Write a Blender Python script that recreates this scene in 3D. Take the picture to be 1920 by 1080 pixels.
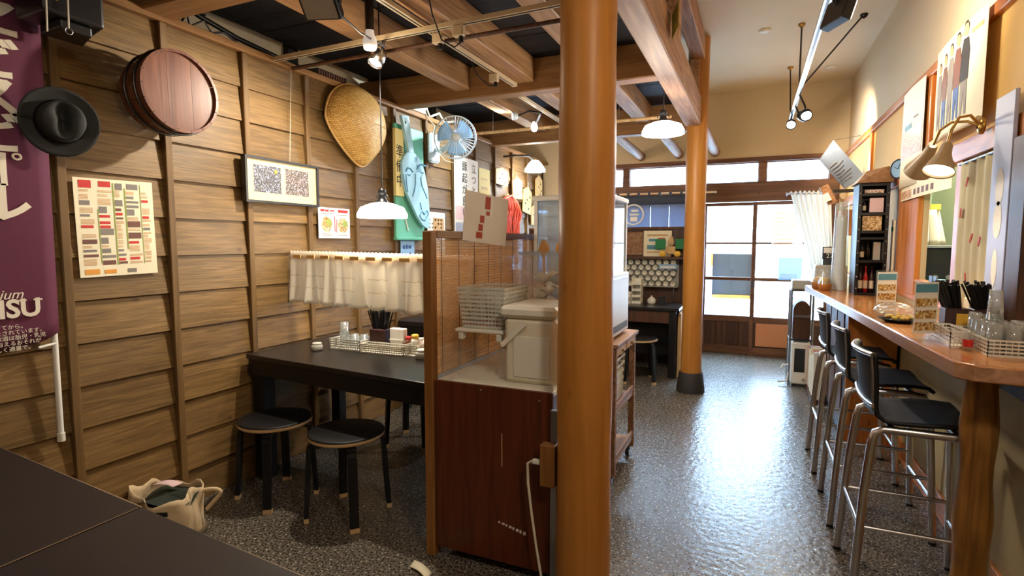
import bpy, math, random
from mathutils import Vector, Matrix
random.seed(7)
for o in list(bpy.data.objects): bpy.data.objects.remove(o)
scene = bpy.context.scene
COL = scene.collection
PI = math.pi
V = Vector

# ---------------------------------------------------------------- camera, world, light, exposure
cam_data = bpy.data.cameras.new('camera')
cam_data.sensor_width = 36.0
cam_data.lens = 36.0 * 1030.0 / 1920.0
cam_data.clip_start = 0.02
cam = bpy.data.objects.new('camera', cam_data)
COL.objects.link(cam)
cam.location = (0, 0, 1.38)
cam.rotation_euler = (math.radians(90 - 4.7176), 0, math.radians(23.76))
scene.camera = cam

world = bpy.data.worlds.new('daylight')
scene.world = world
world.use_nodes = True
wn = world.node_tree
bg = wn.nodes['Background']
bg.inputs['Color'].default_value = (0.52, 0.75, 1.0, 1)
bg.inputs['Strength'].default_value = 24.0

scene.view_settings.view_transform = 'Standard'
scene.view_settings.look = 'None'
scene.view_settings.gamma = 1.0
scene.view_settings.use_curve_mapping = False
scene.view_settings.exposure = 0.55
scene.cycles.max_bounces = 10
scene.cycles.diffuse_bounces = 5
scene.cycles.transparent_max_bounces = 24
scene.cycles.caustics_reflective = False
scene.cycles.caustics_refractive = False

WARM = (1.0, 0.80, 0.56)
WHITE = (1.0, 0.89, 0.73)

# ---------------------------------------------------------------- helpers
def s2l(c):
    return c / 12.92 if c <= 0.04045 else ((c + 0.055) / 1.055) ** 2.4
def rgb(r, g, b):
    return (s2l(r / 255), s2l(g / 255), s2l(b / 255), 1.0)

MATS = {}
def newmat(name):
    m = bpy.data.materials.new(name)
    m.use_nodes = True
    MATS[name] = m
    return m, m.node_tree.nodes, m.node_tree.links, m.node_tree.nodes['Principled BSDF']

def plain(name, c, rough=0.6, metal=0.0, var=0.08, scale=14.0, bump=0.0, spec=0.5, sss=None, emit=0, trans=0.0, sheen=0.0):
    """procedural material: base colour with a soft noise variation and fine relief"""
    m, n, l, b = newmat(name)
    tc = n.new('ShaderNodeTexCoord')
    no = n.new('ShaderNodeTexNoise'); no.inputs['Scale'].default_value = scale; no.inputs['Detail'].default_value = 4
    l.new(tc.outputs['Object'], no.inputs['Vector'])
    mx = n.new('ShaderNodeMix'); mx.data_type = 'RGBA'
    lo = tuple(max(0, x * (1 - var)) for x in c[:3]) + (1,)
    hi = tuple(min(1, x * (1 + var)) for x in c[:3]) + (1,)
    mx.inputs[6].default_value = lo; mx.inputs[7].default_value = hi
    l.new(no.outputs['Fac'], mx.inputs[0]); l.new(mx.outputs[2], b.inputs['Base Color'])
    b.inputs['Roughness'].default_value = rough
    b.inputs['Metallic'].default_value = metal
    b.inputs['Specular IOR Level'].default_value = spec
    if bump:
        bp = n.new('ShaderNodeBump'); bp.inputs['Strength'].default_value = bump; bp.inputs['Distance'].default_value = 0.01
        l.new(no.outputs['Fac'], bp.inputs['Height']); l.new(bp.outputs['Normal'], b.inputs['Normal'])
    if emit:
        b.inputs['Emission Color'].default_value = c; b.inputs['Emission Strength'].default_value = emit
    if trans:
        tr = n.new('ShaderNodeBsdfTranslucent'); l.new(mx.outputs[2], tr.inputs['Color'])
        ms = n.new('ShaderNodeMixShader'); ms.inputs[0].default_value = trans
        l.new(b.outputs[0], ms.inputs[1]); l.new(tr.outputs[0], ms.inputs[2])
        l.new(ms.outputs[0], n['Material Output'].inputs['Surface'])
    return m

def wood(name, c1, c2, axis='Y', rough=0.55, grain=26.0, bump=0.15, knots=0.35, rand=0.25, spec=0.35):
    """wood with grain stretched along one object axis, per-piece tone and a few knots"""
    m, n, l, b = newmat(name)
    tc = n.new('ShaderNodeTexCoord')
    oi = n.new('ShaderNodeObjectInfo')
    add = n.new('ShaderNodeVectorMath'); add.operation = 'MULTIPLY_ADD'
    mul = n.new('ShaderNodeVectorMath'); mul.operation = 'SCALE'; mul.inputs['Scale'].default_value = 17.0
    cmb = n.new('ShaderNodeCombineXYZ')
    for i in range(3): l.new(oi.outputs['Random'], cmb.inputs[i])
    l.new(cmb.outputs[0], mul.inputs[0])
    ad = n.new('ShaderNodeVectorMath'); ad.operation = 'ADD'
    l.new(tc.outputs['Object'], ad.inputs[0]); l.new(mul.outputs[0], ad.inputs[1])
    n.remove(add)
    mp = n.new('ShaderNodeMapping')
    sc = [grain, grain, grain]; sc['XYZ'.index(axis)] = grain * 0.06
    mp.inputs['Scale'].default_value = sc
    l.new(ad.outputs[0], mp.inputs['Vector'])
    no = n.new('ShaderNodeTexNoise'); no.inputs['Scale'].default_value = 1.0; no.inputs['Detail'].default_value = 6; no.inputs['Distortion'].default_value = 1.2
    l.new(mp.outputs[0], no.inputs['Vector'])
    mp2 = n.new('ShaderNodeMapping')
    sc2 = [3.2, 3.2, 3.2]; sc2['XYZ'.index(axis)] = 0.9
    mp2.inputs['Scale'].default_value = sc2
    l.new(ad.outputs[0], mp2.inputs['Vector'])
    n2 = n.new('ShaderNodeTexNoise'); n2.inputs['Scale'].default_value = 2.0; n2.inputs['Detail'].default_value = 3
    l.new(mp2.outputs[0], n2.inputs['Vector'])
    rmp = n.new('ShaderNodeValToRGB')
    rmp.color_ramp.elements[0].position = 0.32; rmp.color_ramp.elements[1].position = 0.68
    rmp.color_ramp.elements[0].color = c1; rmp.color_ramp.elements[1].color = c2
    l.new(no.outputs['Fac'], rmp.inputs[0])
    mx = n.new('ShaderNodeMix'); mx.data_type = 'RGBA'; mx.blend_type = 'MULTIPLY'; mx.inputs[0].default_value = 0.75
    r2 = n.new('ShaderNodeValToRGB'); r2.color_ramp.elements[0].position = 0.3; r2.color_ramp.elements[1].position = 0.7
    r2.color_ramp.elements[0].color = (0.74, 0.72, 0.70, 1); r2.color_ramp.elements[1].color = (1, 1, 1, 1)
    l.new(n2.outputs['Fac'], r2.inputs[0])
    l.new(rmp.outputs[0], mx.inputs[6]); l.new(r2.outputs[0], mx.inputs[7])
    # knots
    vo = n.new('ShaderNodeTexVoronoi'); vo.inputs['Scale'].default_value = 2.6
    mp3 = n.new('ShaderNodeMapping'); s3 = [1.6, 1.6, 1.6]; s3['XYZ'.index(axis)] = 1.0; mp3.inputs['Scale'].default_value = s3
    l.new(ad.outputs[0], mp3.inputs['Vector']); l.new(mp3.outputs[0], vo.inputs['Vector'])
    r3 = n.new('ShaderNodeValToRGB'); r3.color_ramp.elements[0].position = 0.025; r3.color_ramp.elements[1].position = 0.07
    k = 1 - knots
    r3.color_ramp.elements[0].color = (k, k * 0.9, k * 0.85, 1); r3.color_ramp.elements[1].color = (1, 1, 1, 1)
    l.new(vo.outputs['Distance'], r3.inputs[0])
    mk = n.new('ShaderNodeMix'); mk.data_type = 'RGBA'; mk.blend_type = 'MULTIPLY'; mk.inputs[0].default_value = 1.0
    l.new(mx.outputs[2], mk.inputs[6]); l.new(r3.outputs[0], mk.inputs[7])
    # tone per piece
    hv = n.new('ShaderNodeHueSaturation')
    mr = n.new('ShaderNodeMapRange'); mr.inputs['To Min'].default_value = 1 - rand; mr.inputs['To Max'].default_value = 1 + rand
    l.new(oi.outputs['Random'], mr.inputs['Value']); l.new(mr.outputs[0], hv.inputs['Value'])
    l.new(mk.outputs[2], hv.inputs['Color']); l.new(hv.outputs[0], b.inputs['Base Color'])
    b.inputs['Roughness'].default_value = rough
    b.inputs['Specular IOR Level'].default_value = spec
    bp = n.new('ShaderNodeBump'); bp.inputs['Strength'].default_value = bump; bp.inputs['Distance'].default_value = 0.004
    l.new(no.outputs['Fac'], bp.inputs['Height']); l.new(bp.outputs['Normal'], b.inputs['Normal'])
    return m

def glass(name, tint=(1, 1, 1, 1), gloss=0.10, rough=0.02, diff=0.0):
    """thin clear sheet: mostly see-through with a weak reflection and optional haze"""
    m, n, l, b = newmat(name)
    n.remove(b)
    tr = n.new('ShaderNodeBsdfTransparent'); tr.inputs[0].default_value = tint
    gl = n.new('ShaderNodeBsdfGlossy'); gl.inputs['Roughness'].default_value = rough
    fr = n.new('ShaderNodeLayerWeight')
    ms = n.new('ShaderNodeMixShader')
    pw = n.new('ShaderNodeMath'); pw.operation = 'POWER'; pw.inputs[1].default_value = 3.0
    l.new(fr.outputs['Facing'], pw.inputs[0])
    ma = n.new('ShaderNodeMath'); ma.operation = 'MULTIPLY_ADD'; ma.inputs[1].default_value = gloss * 3; ma.inputs[2].default_value = gloss * 0.4
    l.new(pw.outputs[0], ma.inputs[0])
    cl = n.new('ShaderNodeClamp'); l.new(ma.outputs[0], cl.inputs[0]); l.new(cl.outputs[0], ms.inputs[0])
    l.new(tr.outputs[0], ms.inputs[1]); l.new(gl.outputs[0], ms.inputs[2])
    out = ms
    if diff:
        df = n.new('ShaderNodeBsdfDiffuse'); df.inputs[0].default_value = tint
        m2 = n.new('ShaderNodeMixShader'); m2.inputs[0].default_value = diff
        l.new(ms.outputs[0], m2.inputs[1]); l.new(df.outputs[0], m2.inputs[2]); out = m2
    l.new(out.outputs[0], n['Material Output'].inputs['Surface'])
    return m

def emitter(name, c, s):
    m, n, l, b = newmat(name)
    b.inputs['Base Color'].default_value = c
    b.inputs['Emission Color'].default_value = c
    b.inputs['Emission Strength'].default_value = s
    return m

class MB:
    """collects shapes; build() links them as ONE mesh object"""
    def __init__(s): s.v = []; s.f = []; s.sm = []
    def add(s, vs, fs, smooth=False):
        k = len(s.v); s.v += [V(p) for p in vs]
        for f in fs: s.f.append([i + k for i in f]); s.sm.append(smooth)
        return s
    def box(s, x0, x1, y0, y1, z0, z1):
        vs = [(x0,y0,z0),(x1,y0,z0),(x1,y1,z0),(x0,y1,z0),(x0,y0,z1),(x1,y0,z1),(x1,y1,z1),(x0,y1,z1)]
        return s.add(vs, [(3,2,1,0),(4,5,6,7),(0,1,5,4),(1,2,6,5),(2,3,7,6),(3,0,4,7)])
    def cbox(s, x0, x1, y0, y1, z0, z1, c=0.004):
        """box with chamfered edges"""
        c = min(c, (x1-x0)*.45, (y1-y0)*.45, (z1-z0)*.45)
        vs = []; idx = {}
        for ix in (0,1):
            for iy in (0,1):
                for iz in (0,1):
                    P = [ (x0,x1)[ix], (y0,y1)[iy], (z0,z1)[iz] ]
                    d = [ (1,-1)[ix]*c, (1,-1)[iy]*c, (1,-1)[iz]*c ]
                    for a in range(3):
                        q = list(P)
                        for b_ in range(3):
                            if b_ != a: q[b_] += d[b_]
                        idx[(ix,iy,iz,a)] = len(vs); vs.append(q)
        fs = []
        def I(i,a): return idx[(i[0],i[1],i[2],a)]
        for a in range(3):
            b_, c_ = (a+1)%3, (a+2)%3
            for sd in (0,1):
                loop = []
                for (p,q) in ((0,0),(1,0),(1,1),(0,1)):
                    i = [0,0,0]; i[a]=sd; i[b_]=p; i[c_]=q; loop.append(I(i,a))
                fs.append(loop if sd else loop[::-1])
            for p in (0,1):
                for q in (0,1):
                    i0=[0,0,0]; i0[b_]=p; i0[c_]=q; i1=list(i0); i1[a]=1
                    lo=[I(i0,b_),I(i1,b_),I(i1,c_),I(i0,c_)]
                    fs.append(lo if (p+q)%2 else lo[::-1])
        for k_ in range(8):
            i=[k_&1,(k_>>1)&1,(k_>>2)&1]; lo=[I(i,0),I(i,1),I(i,2)]
            fs.append(lo if sum(i)%2 else lo[::-1])
        return s.add(vs, fs)
    def obox(s, c, size, M=None):
        """oriented box: centre, size, 3x3 matrix"""
        M = M or Matrix.Identity(3); c = V(c); h = V(size) / 2
        vs = [c + M @ V((a*h.x, b*h.y, d*h.z)) for d in (-1,1) for (a,b) in ((-1,-1),(1,-1),(1,1),(-1,1))]
        return s.add(vs, [(3,2,1,0),(4,5,6,7),(0,1,5,4),(1,2,6,5),(2,3,7,6),(3,0,4,7)])
    def bar(s, p0, p1, w, h, up=(0,0,1)):
        p0, p1 = V(p0), V(p1); d = p1 - p0; L = d.length; d.normalize()
        x = d.cross(V(up)); 
        if x.length < 1e-5: x = d.cross(V((1,0,0)))
        x.normalize(); z = x.cross(d)
        M = Matrix((x, d, z)).transposed()
        return s.obox((p0 + p1) / 2, (w, L, h), M)
    def tube(s, pts, r, n=8, cap=True, smooth=True):
        pts = [V(p) for p in pts]; m = len(pts)
        rs = r if isinstance(r, (list, tuple)) else [r] * m
        vs = []; fs = []; ref = None
        for i, p in enumerate(pts):
            t = (pts[min(i+1,m-1)] - pts[max(i-1,0)]); t.normalize()
            if ref is None:
                ref = t.cross(V((0,0,1)))
                if ref.length < 1e-3: ref = t.cross(V((1,0,0)))
            a = ref - t * ref.dot(t); a.normalize(); b = t.cross(a); ref = a
            for k in range(n):
                an = 2*PI*k/n; vs.append(p + (a*math.cos(an) + b*math.sin(an))*rs[i])
        for i in range(m-1):
            for k in range(n):
                k2 = (k+1)%n; fs.append((i*n+k, i*n+k2, (i+1)*n+k2, (i+1)*n+k))
        s.add(vs, fs, smooth)
        if cap:
            s.add(vs[:n], [tuple(range(n))[::-1]]); s.add(vs[-n:], [tuple(range(n))])
        return s
    def cyl(s, p0, p1, r0, r1=None, n=16, smooth=True): return s.tube([p0, p1], [r0, r0 if r1 is None else r1], n, True, smooth)
    def lathe(s, prof, o=(0,0,0), ax=(0,0,1), n=24, smooth=True):
        """prof: list of (radius, height) along the axis"""
        o = V(o); ax = V(ax).normalized(); a = ax.cross(V((0,0,1)))
        if a.length < 1e-3: a = V((1,0,0))
        a.normalize(); b = ax.cross(a); vs = []; fs = []; m = len(prof)
        for (r, h) in prof:
            for k in range(n):
                an = 2*PI*k/n; vs.append(o + ax*h + (a*math.cos(an) + b*math.sin(an))*max(r, 1e-5))
        for i in range(m-1):
            for k in range(n):
                k2 = (k+1)%n; fs.append((i*n+k, i*n+k2, (i+1)*n+k2, (i+1)*n+k))
        return s.add(vs, fs, smooth)
    def grid(s, fn, nu, nv, smooth=True):
        vs = [fn(i/nu, j/nv) for j in range(nv+1) for i in range(nu+1)]
        fs = [(j*(nu+1)+i, j*(nu+1)+i+1, (j+1)*(nu+1)+i+1, (j+1)*(nu+1)+i) for j in range(nv) for i in range(nu)]
        return s.add(vs, fs, smooth)
    def prism(s, poly, n, t):
        """polygon (3-D points, ccw about n) extruded by t along n"""
        n = V(n).normalized(); a = [V(p) for p in poly]; b = [p + n*t for p in a]; k = len(a)
        fs = [tuple(range(k))[::-1], tuple(range(k, 2*k))] + [(i, (i+1)%k, (i+1)%k + k, i + k) for i in range(k)]
        return s.add(a + b, fs)
    def build(s, name, mat, parent=None, w=True, solid=0, sub=0, bevel=0):
        off = V((0,0,0))
        if parent is not None and w:
            q = parent
            while q is not None: off += q.location; q = q.parent
        me = bpy.data.meshes.new(name)
        if parent is None and s.v:
            xs = [p.x for p in s.v]; ys = [p.y for p in s.v]; zs = [p.z for p in s.v]
            off = V(((min(xs)+max(xs))/2, (min(ys)+max(ys))/2, min(zs)))
        me.from_pydata([tuple(p - off) for p in s.v], [], s.f)
        me.polygons.foreach_set('use_smooth', s.sm)
        me.update()
        o = bpy.data.objects.new(name, me); COL.objects.link(o)
        if parent is None: o.location = off
        else: o.parent = parent
        me.materials.append(MATS[mat] if isinstance(mat, str) else mat)
        if bevel:
            md = o.modifiers.new('bevel', 'BEVEL'); md.width = bevel; md.segments = 2; md.limit_method = 'ANGLE'
        if solid:
            md = o.modifiers.new('solid', 'SOLIDIFY'); md.thickness = solid; md.offset = 0
        if sub:
            md = o.modifiers.new('sub', 'SUBSURF'); md.levels = sub; md.render_levels = sub
        return o

def tag(o, label, cat, group=None, kind=None):
    o['label'] = label
    if cat: o['category'] = cat
    if group: o['group'] = group
    if kind: o['kind'] = kind
    return o
def thing(name, label, cat, loc=(0,0,0), rz=0, group=None):
    o = bpy.data.objects.new(name, None); COL.objects.link(o)
    o.empty_display_size = 0.05
    o.location = loc; o.rotation_euler = (0, 0, rz)
    return tag(o, label, cat, group)
def struct(o, label, cat):
    return tag(o, label, cat, None, 'structure')
def cp(o, parent=None, loc=None):
    c = o.copy(); COL.objects.link(c)
    if parent is not None: c.parent = parent
    if loc is not None: c.location = loc
    return c
def dup(root, loc, rz=None, label=None, group=None):
    r = cp(root, None, loc)
    if rz is not None: r.rotation_euler = (0, 0, rz)
    if label: r['label'] = label
    if group: r['group'] = group
    for ch in list(root.children):
        c = cp(ch, r)
        for g in list(ch.children): cp(g, c)
    return r

# frames: x axis (reading direction), y axis (up), z axis (towards the viewer)
FL = Matrix(((0,0,1),(1,0,0),(0,1,0)))          # on the left wall, facing +X
FR = Matrix(((0,0,-1),(-1,0,0),(0,1,0)))        # on the right wall, facing -X
FB = Matrix(((1,0,0),(0,0,-1),(0,1,0)))         # on the back wall, facing -Y
def rotz3(a): return Matrix.Rotation(a, 3, 'Z')

def text(body, o, M, size, mat, parent, name='lettering', sx=1.0, align='CENTER', shear=0.0, depth=0.0006, label=None, bold=0.0):
    cu = bpy.data.curves.new('txt', 'FONT'); cu.body = body; cu.size = size; cu.align_x = align; cu.align_y = 'CENTER'
    cu.shear = shear; cu.extrude = depth; cu.offset = bold
    cu.resolution_u = 3
    t = bpy.data.objects.new('txt', cu); COL.objects.link(t)
    dg = bpy.context.evaluated_depsgraph_get()
    me = bpy.data.meshes.new_from_object(t.evaluated_get(dg))
    bpy.data.objects.remove(t)
    off = V((0,0,0)); q = parent
    while q is not None: off += q.location; q = q.parent
    for vtx in me.vertices:
        p = V((vtx.co.x * sx, vtx.co.y, vtx.co.z)); vtx.co = M @ p + V(o) - off
    me.materials.clear(); me.materials.append(MATS[mat]); me.name = name
    ob = bpy.data.objects.new(name, me); COL.objects.link(ob); ob.parent = parent
    if label: ob['label'] = label
    return ob

def poster(name, label, cat, o, M, w, h, mat, prints=(), group=None, curl=0.0, th=0.0012, rot=0.0, bow=0.0, root=None):
    """thin sheet whose lower-left corner is o in frame M; prints: (name, material, [(x0,y0,x1,y1)...]) in sheet units"""
    M2 = M @ rotz3(rot)
    o = V(o)
    r = root or thing(name, label, cat, tuple(o), 0, group)
    def P(u, v, d=0.0):
        z = d + curl * (v/h)**3 + bow * math.sin(PI*u/w)
        return o + M2 @ V((u, v, z))
    mb = MB()
    nu, nv = (8 if bow else 1), (8 if curl else 1)
    mb.grid(lambda a, b: P(a*w, b*h, th), nu, nv); mb.grid(lambda a, b: P((1-a)*w, b*h, 0), nu, nv)
    for (u0, v0, u1, v1) in ((0,0,w,0),(w,0,w,h),(w,h,0,h),(0,h,0,0)):
        n = max(nu, nv)
        mb.grid(lambda a, b: P(u0+(u1-u0)*a, v0+(v1-v0)*a, b*th), n, 1)
    mb.build('sheet', mat, r)
    for (pn, pm, rects) in prints:
        q = MB()
        for (x0, y0, x1, y1) in rects:
            n1 = 8 if bow else 1; n2 = 6 if curl else 1
            q.grid(lambda a, b: P(x0+(x1-x0)*a, y0+(y1-y0)*b, th + (0.0014 if (bow or curl) else 0.0006)), n1, n2)
        po = q.build(pn, pm, r)
        if len(rects) > 1: po['kind'] = 'stuff'
    return r, P, M2
# ---------------------------------------------------------------- materials
wood('lap_board', rgb(106,81,46), rgb(142,111,67), 'Y', rough=0.5, grain=60, bump=0.35, knots=0.45, rand=0.14)
wood('batten_wood', rgb(96,72,40), rgb(126,96,56), 'Z', rough=0.6, rand=0.1)
wood('beam_x', rgb(142,100,58), rgb(174,128,80), 'X', rough=0.55, rand=0.08)
wood('beam_y', rgb(150,108,68), rgb(194,152,108), 'Y', rough=0.55, rand=0.10)
wood('edge_beam_wood', rgb(150,104,72), rgb(206,164,124), 'Y', rough=0.6, rand=0.05)
wood('pillar_wood', rgb(172,112,44), rgb(190,130,58), 'Z', rough=0.42, grain=18, bump=0.06, knots=0.2, rand=0.02)
wood('black_plank', rgb(26,24,26), rgb(40,37,38), 'X', rough=0.7, rand=0.2)
wood('dark_panel_wood', rgb(70,44,30), rgb(98,64,44), 'Z', rough=0.5, rand=0.12)
wood('red_panel_wood', rgb(78,36,18), rgb(104,50,26), 'Z', rough=0.38, grain=40, bump=0.05, knots=0.1, rand=0.03)
wood('post_wood', rgb(118,76,34), rgb(150,102,50), 'Z', rough=0.5)
wood('rail_wood', rgb(120,84,46), rgb(152,112,66), 'Y', rough=0.5)
wood('window_wood', rgb(96,62,42), rgb(134,92,64), 'X', rough=0.45, rand=0.06)
wood('orange_wood_y', rgb(178,104,52), rgb(214,140,78), 'Y', rough=0.4, rand=0.05)
wood('orange_wood_z', rgb(186,108,46), rgb(222,144,70), 'Z', rough=0.4, rand=0.05)
wood('counter_wood', rgb(176,112,58), rgb(212,148,86), 'Y', rough=0.16, grain=12, bump=0.03, knots=0.15, rand=0.02, spec=0.6)
wood('counter_edge', rgb(156,112,82), rgb(196,152,118), 'Y', rough=0.3, grain=20, rand=0.02)
wood('trunk_wood', rgb(112,74,28), rgb(180,128,62), 'Z', rough=0.45, grain=22, bump=0.3, knots=0.5, rand=0.02)
wood('tub_wood', rgb(98,54,36), rgb(130,78,54), 'Z', rough=0.4, grain=20, rand=0.05)
wood('cart_wood', rgb(126,88,58), rgb(172,130,92), 'Y', rough=0.55, rand=0.08)
wood('pale_wood', rgb(188,148,96), rgb(222,186,134), 'Z', rough=0.55, rand=0.08)
wood('ema_wood', rgb(206,164,98), rgb(232,196,132), 'Z', rough=0.55, rand=0.08)
wood('kick_wood', rgb(196,112,60), rgb(216,136,80), 'X', rough=0.4, rand=0.03)
plain('cream_plaster', rgb(206,186,152), 0.85, var=0.04, scale=40, bump=0.06)
plain('cream_ceiling', rgb(214,196,164), 0.9, var=0.03, scale=40, bump=0.04)
plain('mustard_panel', rgb(224,178,96), 0.75, var=0.04, scale=20)
plain('lower_plaster', rgb(176,156,112), 0.85, var=0.08, scale=9, bump=0.08)
plain('attic_plaster', rgb(220,204,172), 0.85, var=0.06, scale=9)
plain('dark_void', rgb(34,28,24), 0.8)
plain('black_lacquer', rgb(20,19,20), 0.40, var=0.15, scale=6, spec=0.3)
plain('black_top', rgb(30,28,29), 0.30, var=0.12, scale=5, spec=0.4)
plain('black_matt', rgb(18,18,19), 0.6)
plain('black_plastic', rgb(22,22,24), 0.35)
plain('black_seat', rgb(15,14,15), 0.5, var=0.1, spec=0.3)
plain('birch_edge', rgb(206,174,126), 0.55)
plain('brown_top', rgb(42,35,33), 0.5, var=0.12, scale=5, bump=0.02, spec=0.25)
plain('top_edge_worn', rgb(150,126,96), 0.6, var=0.3, scale=60)
plain('maroon_cloth', rgb(92,32,58), 0.8, var=0.08, scale=30)
plain('banner_white', rgb(226,216,196), 0.8, var=0.03)
plain('felt_black', rgb(30,31,28), 0.75, var=0.25, scale=30, bump=0.1)
plain('felt_band', rgb(22,22,21), 0.7)
plain('white_paint', rgb(232,230,222), 0.4, var=0.03)
plain('white_plastic', rgb(228,224,210), 0.35, var=0.03)
plain('cream_plastic', rgb(222,214,192), 0.4, var=0.03)
plain('white_cord', rgb(220,212,190), 0.5)
plain('chrome', rgb(214,216,220), 0.24, metal=1.0, var=0.03)
plain('steel', rgb(168,170,174), 0.3, metal=1.0, var=0.06)
plain('dark_steel', rgb(84,82,80), 0.35, metal=1.0, var=0.06)
plain('brass', rgb(186,150,84), 0.35, metal=1.0, var=0.05)
plain('track_cream', rgb(206,184,148), 0.45, var=0.04)
plain('paper_cream', rgb(236,226,196), 0.8, var=0.03)
plain('paper_white', rgb(240,236,226), 0.8, var=0.03)
plain('paper_grey', rgb(226,220,212), 0.8, var=0.04)
plain('paper_yellow', rgb(240,222,150), 0.8, var=0.05)
plain('paper_pink', rgb(232,200,200), 0.8, var=0.05)
plain('paper_bluegrey', rgb(168,172,186), 0.8, var=0.05)
plain('paper_blue', rgb(150,190,226), 0.8, var=0.06)
plain('paper_backlit', rgb(236,226,214), 0.8, var=0.05, trans=0.6)
plain('ink_backlit', rgb(226,190,160), 0.8, trans=0.6)
plain('blue_backlit', rgb(180,200,222), 0.8, trans=0.5)
plain('paper_lime', rgb(196,206,120), 0.8, var=0.04)
plain('ink_black', rgb(34,30,30), 0.7)
plain('ink_brown', rgb(110,70,56), 0.7)
plain('ink_grey', rgb(128,120,112), 0.7)
plain('ink_red', rgb(196,44,36), 0.7)
plain('ink_brick', rgb(168,66,40), 0.7)
plain('ink_green', rgb(150,166,78), 0.7)
plain('ink_deep_green', rgb(40,130,74), 0.7)
plain('ink_orange', rgb(220,150,60), 0.7)
plain('ink_teal', rgb(92,150,170), 0.7)
plain('ink_blue', rgb(60,90,150), 0.7)
plain('ink_tan', rgb(200,160,110), 0.7)
plain('mat_board', rgb(240,214,158), 0.8, var=0.02)
plain('green_board', rgb(104,190,156), 0.5, var=0.08, scale=6)
plain('paddle_blue', rgb(172,220,238), 0.45, var=0.05, scale=6)
plain('carve_blue', rgb(84,150,186), 0.5)
plain('fan_white', rgb(222,236,244), 0.35)
plain('fan_blue', rgb(168,206,230), 0.35, trans=0.4)
plain('beige_canvas', rgb(214,190,152), 0.85, var=0.10, scale=25, bump=0.12)
plain('dark_green_cloth', rgb(36,44,34), 0.85, var=0.2, scale=20)
plain('lace', rgb(246,240,226), 0.85, var=0.05, scale=90, trans=0.45)
plain('linen', rgb(242,238,230), 0.85, var=0.04, scale=60, trans=0.5)
plain('indigo_dark', rgb(70,78,96), 0.85, var=0.15, scale=90, trans=0.15)
plain('indigo', rgb(138,148,166), 0.85, var=0.15, scale=90, trans=0.45)
plain('bamboo_rod', rgb(222,178,110), 0.45)
plain('sudare', rgb(234,194,136), 0.55, var=0.25, scale=60, trans=0.4)
plain('sudare_string', rgb(70,44,24), 0.7)
plain('red_net', rgb(226,86,52), 0.6, var=0.1)
plain('pink_plastic', rgb(226,176,168), 0.4, trans=0.3)
plain('frosted', rgb(226,226,216), 0.35, trans=0.35)
plain('yellow_label', rgb(232,184,62), 0.5, var=0.05)
plain('red_plastic', rgb(200,44,38), 0.4)
plain('green_leaf', rgb(80,160,70), 0.6)
plain('ceramic', rgb(222,218,206), 0.25, var=0.05)
plain('ceramic_grey', rgb(176,174,164), 0.3, var=0.1)
plain('lacquer_red_dark', rgb(58,30,28), 0.4)
plain('pepper_brown', rgb(116,66,30), 0.5)
plain('candy_gold', rgb(196,160,70), 0.4, var=0.3, scale=60)
plain('wicker', rgb(190,130,72), 0.6, var=0.3, scale=80, bump=0.4)
plain('orange_board', rgb(206,134,92), 0.6, var=0.04)
plain('street_white', rgb(240,240,240), 0.9, var=0.02)
plain('street_grey', rgb(190,192,196), 0.9, var=0.05)
plain('sign_slate', rgb(50,48,46), 0.5, var=0.05)
plain('slate_board', rgb(92,102,118), 0.25, var=0.08, scale=8)
plain('lavender_board', rgb(176,180,206), 0.5, var=0.06, scale=5)
plain('fabric_sand', rgb(206,196,158), 0.8, var=0.12, scale=7)
plain('kitchen_wall', rgb(186,200,176), 0.6, var=0.05)
plain('lamp_shade_dark', rgb(176,150,110), 0.4)
plain('shade_enamel', rgb(240,238,230), 0.3)
plain('bottle_dark', rgb(30,24,22), 0.12)
plain('bottle_green', rgb(40,66,40), 0.12)
plain('wine_label', rgb(226,214,190), 0.6)
plain('sponge_pink', rgb(222,180,160), 0.6)
plain('wooden_spoon', rgb(224,176,112), 0.5)
plain('rubber_foot', rgb(40,36,36), 0.6)
glass('pane', (0.96,0.98,1,1), 0.06)
glass('clear_plastic', (0.97,0.98,0.98,1), 0.10, 0.08, diff=0.03)
glass('clear_bag', (0.95,0.96,0.97,1), 0.22, 0.12, diff=0.10)
glass('drink_glass', (0.94,0.97,0.97,1), 0.36, 0.05, diff=0.13)
glass('tinted_clear', (0.86,0.92,0.97,1), 0.20, 0.05, diff=0.22)
emitter('lamp_glow', (1.0,0.96,0.90,1), 9.0)
emitter('bulb_glow', (1.0,0.94,0.85,1), 30.0)
emitter('bulb_soft', (1.0,0.93,0.84,1), 8.0)
emitter('bulb_dim', (1.0,0.92,0.82,1), 0.25)
plain('lamp_glass', rgb(158,148,132), 0.25)

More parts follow.
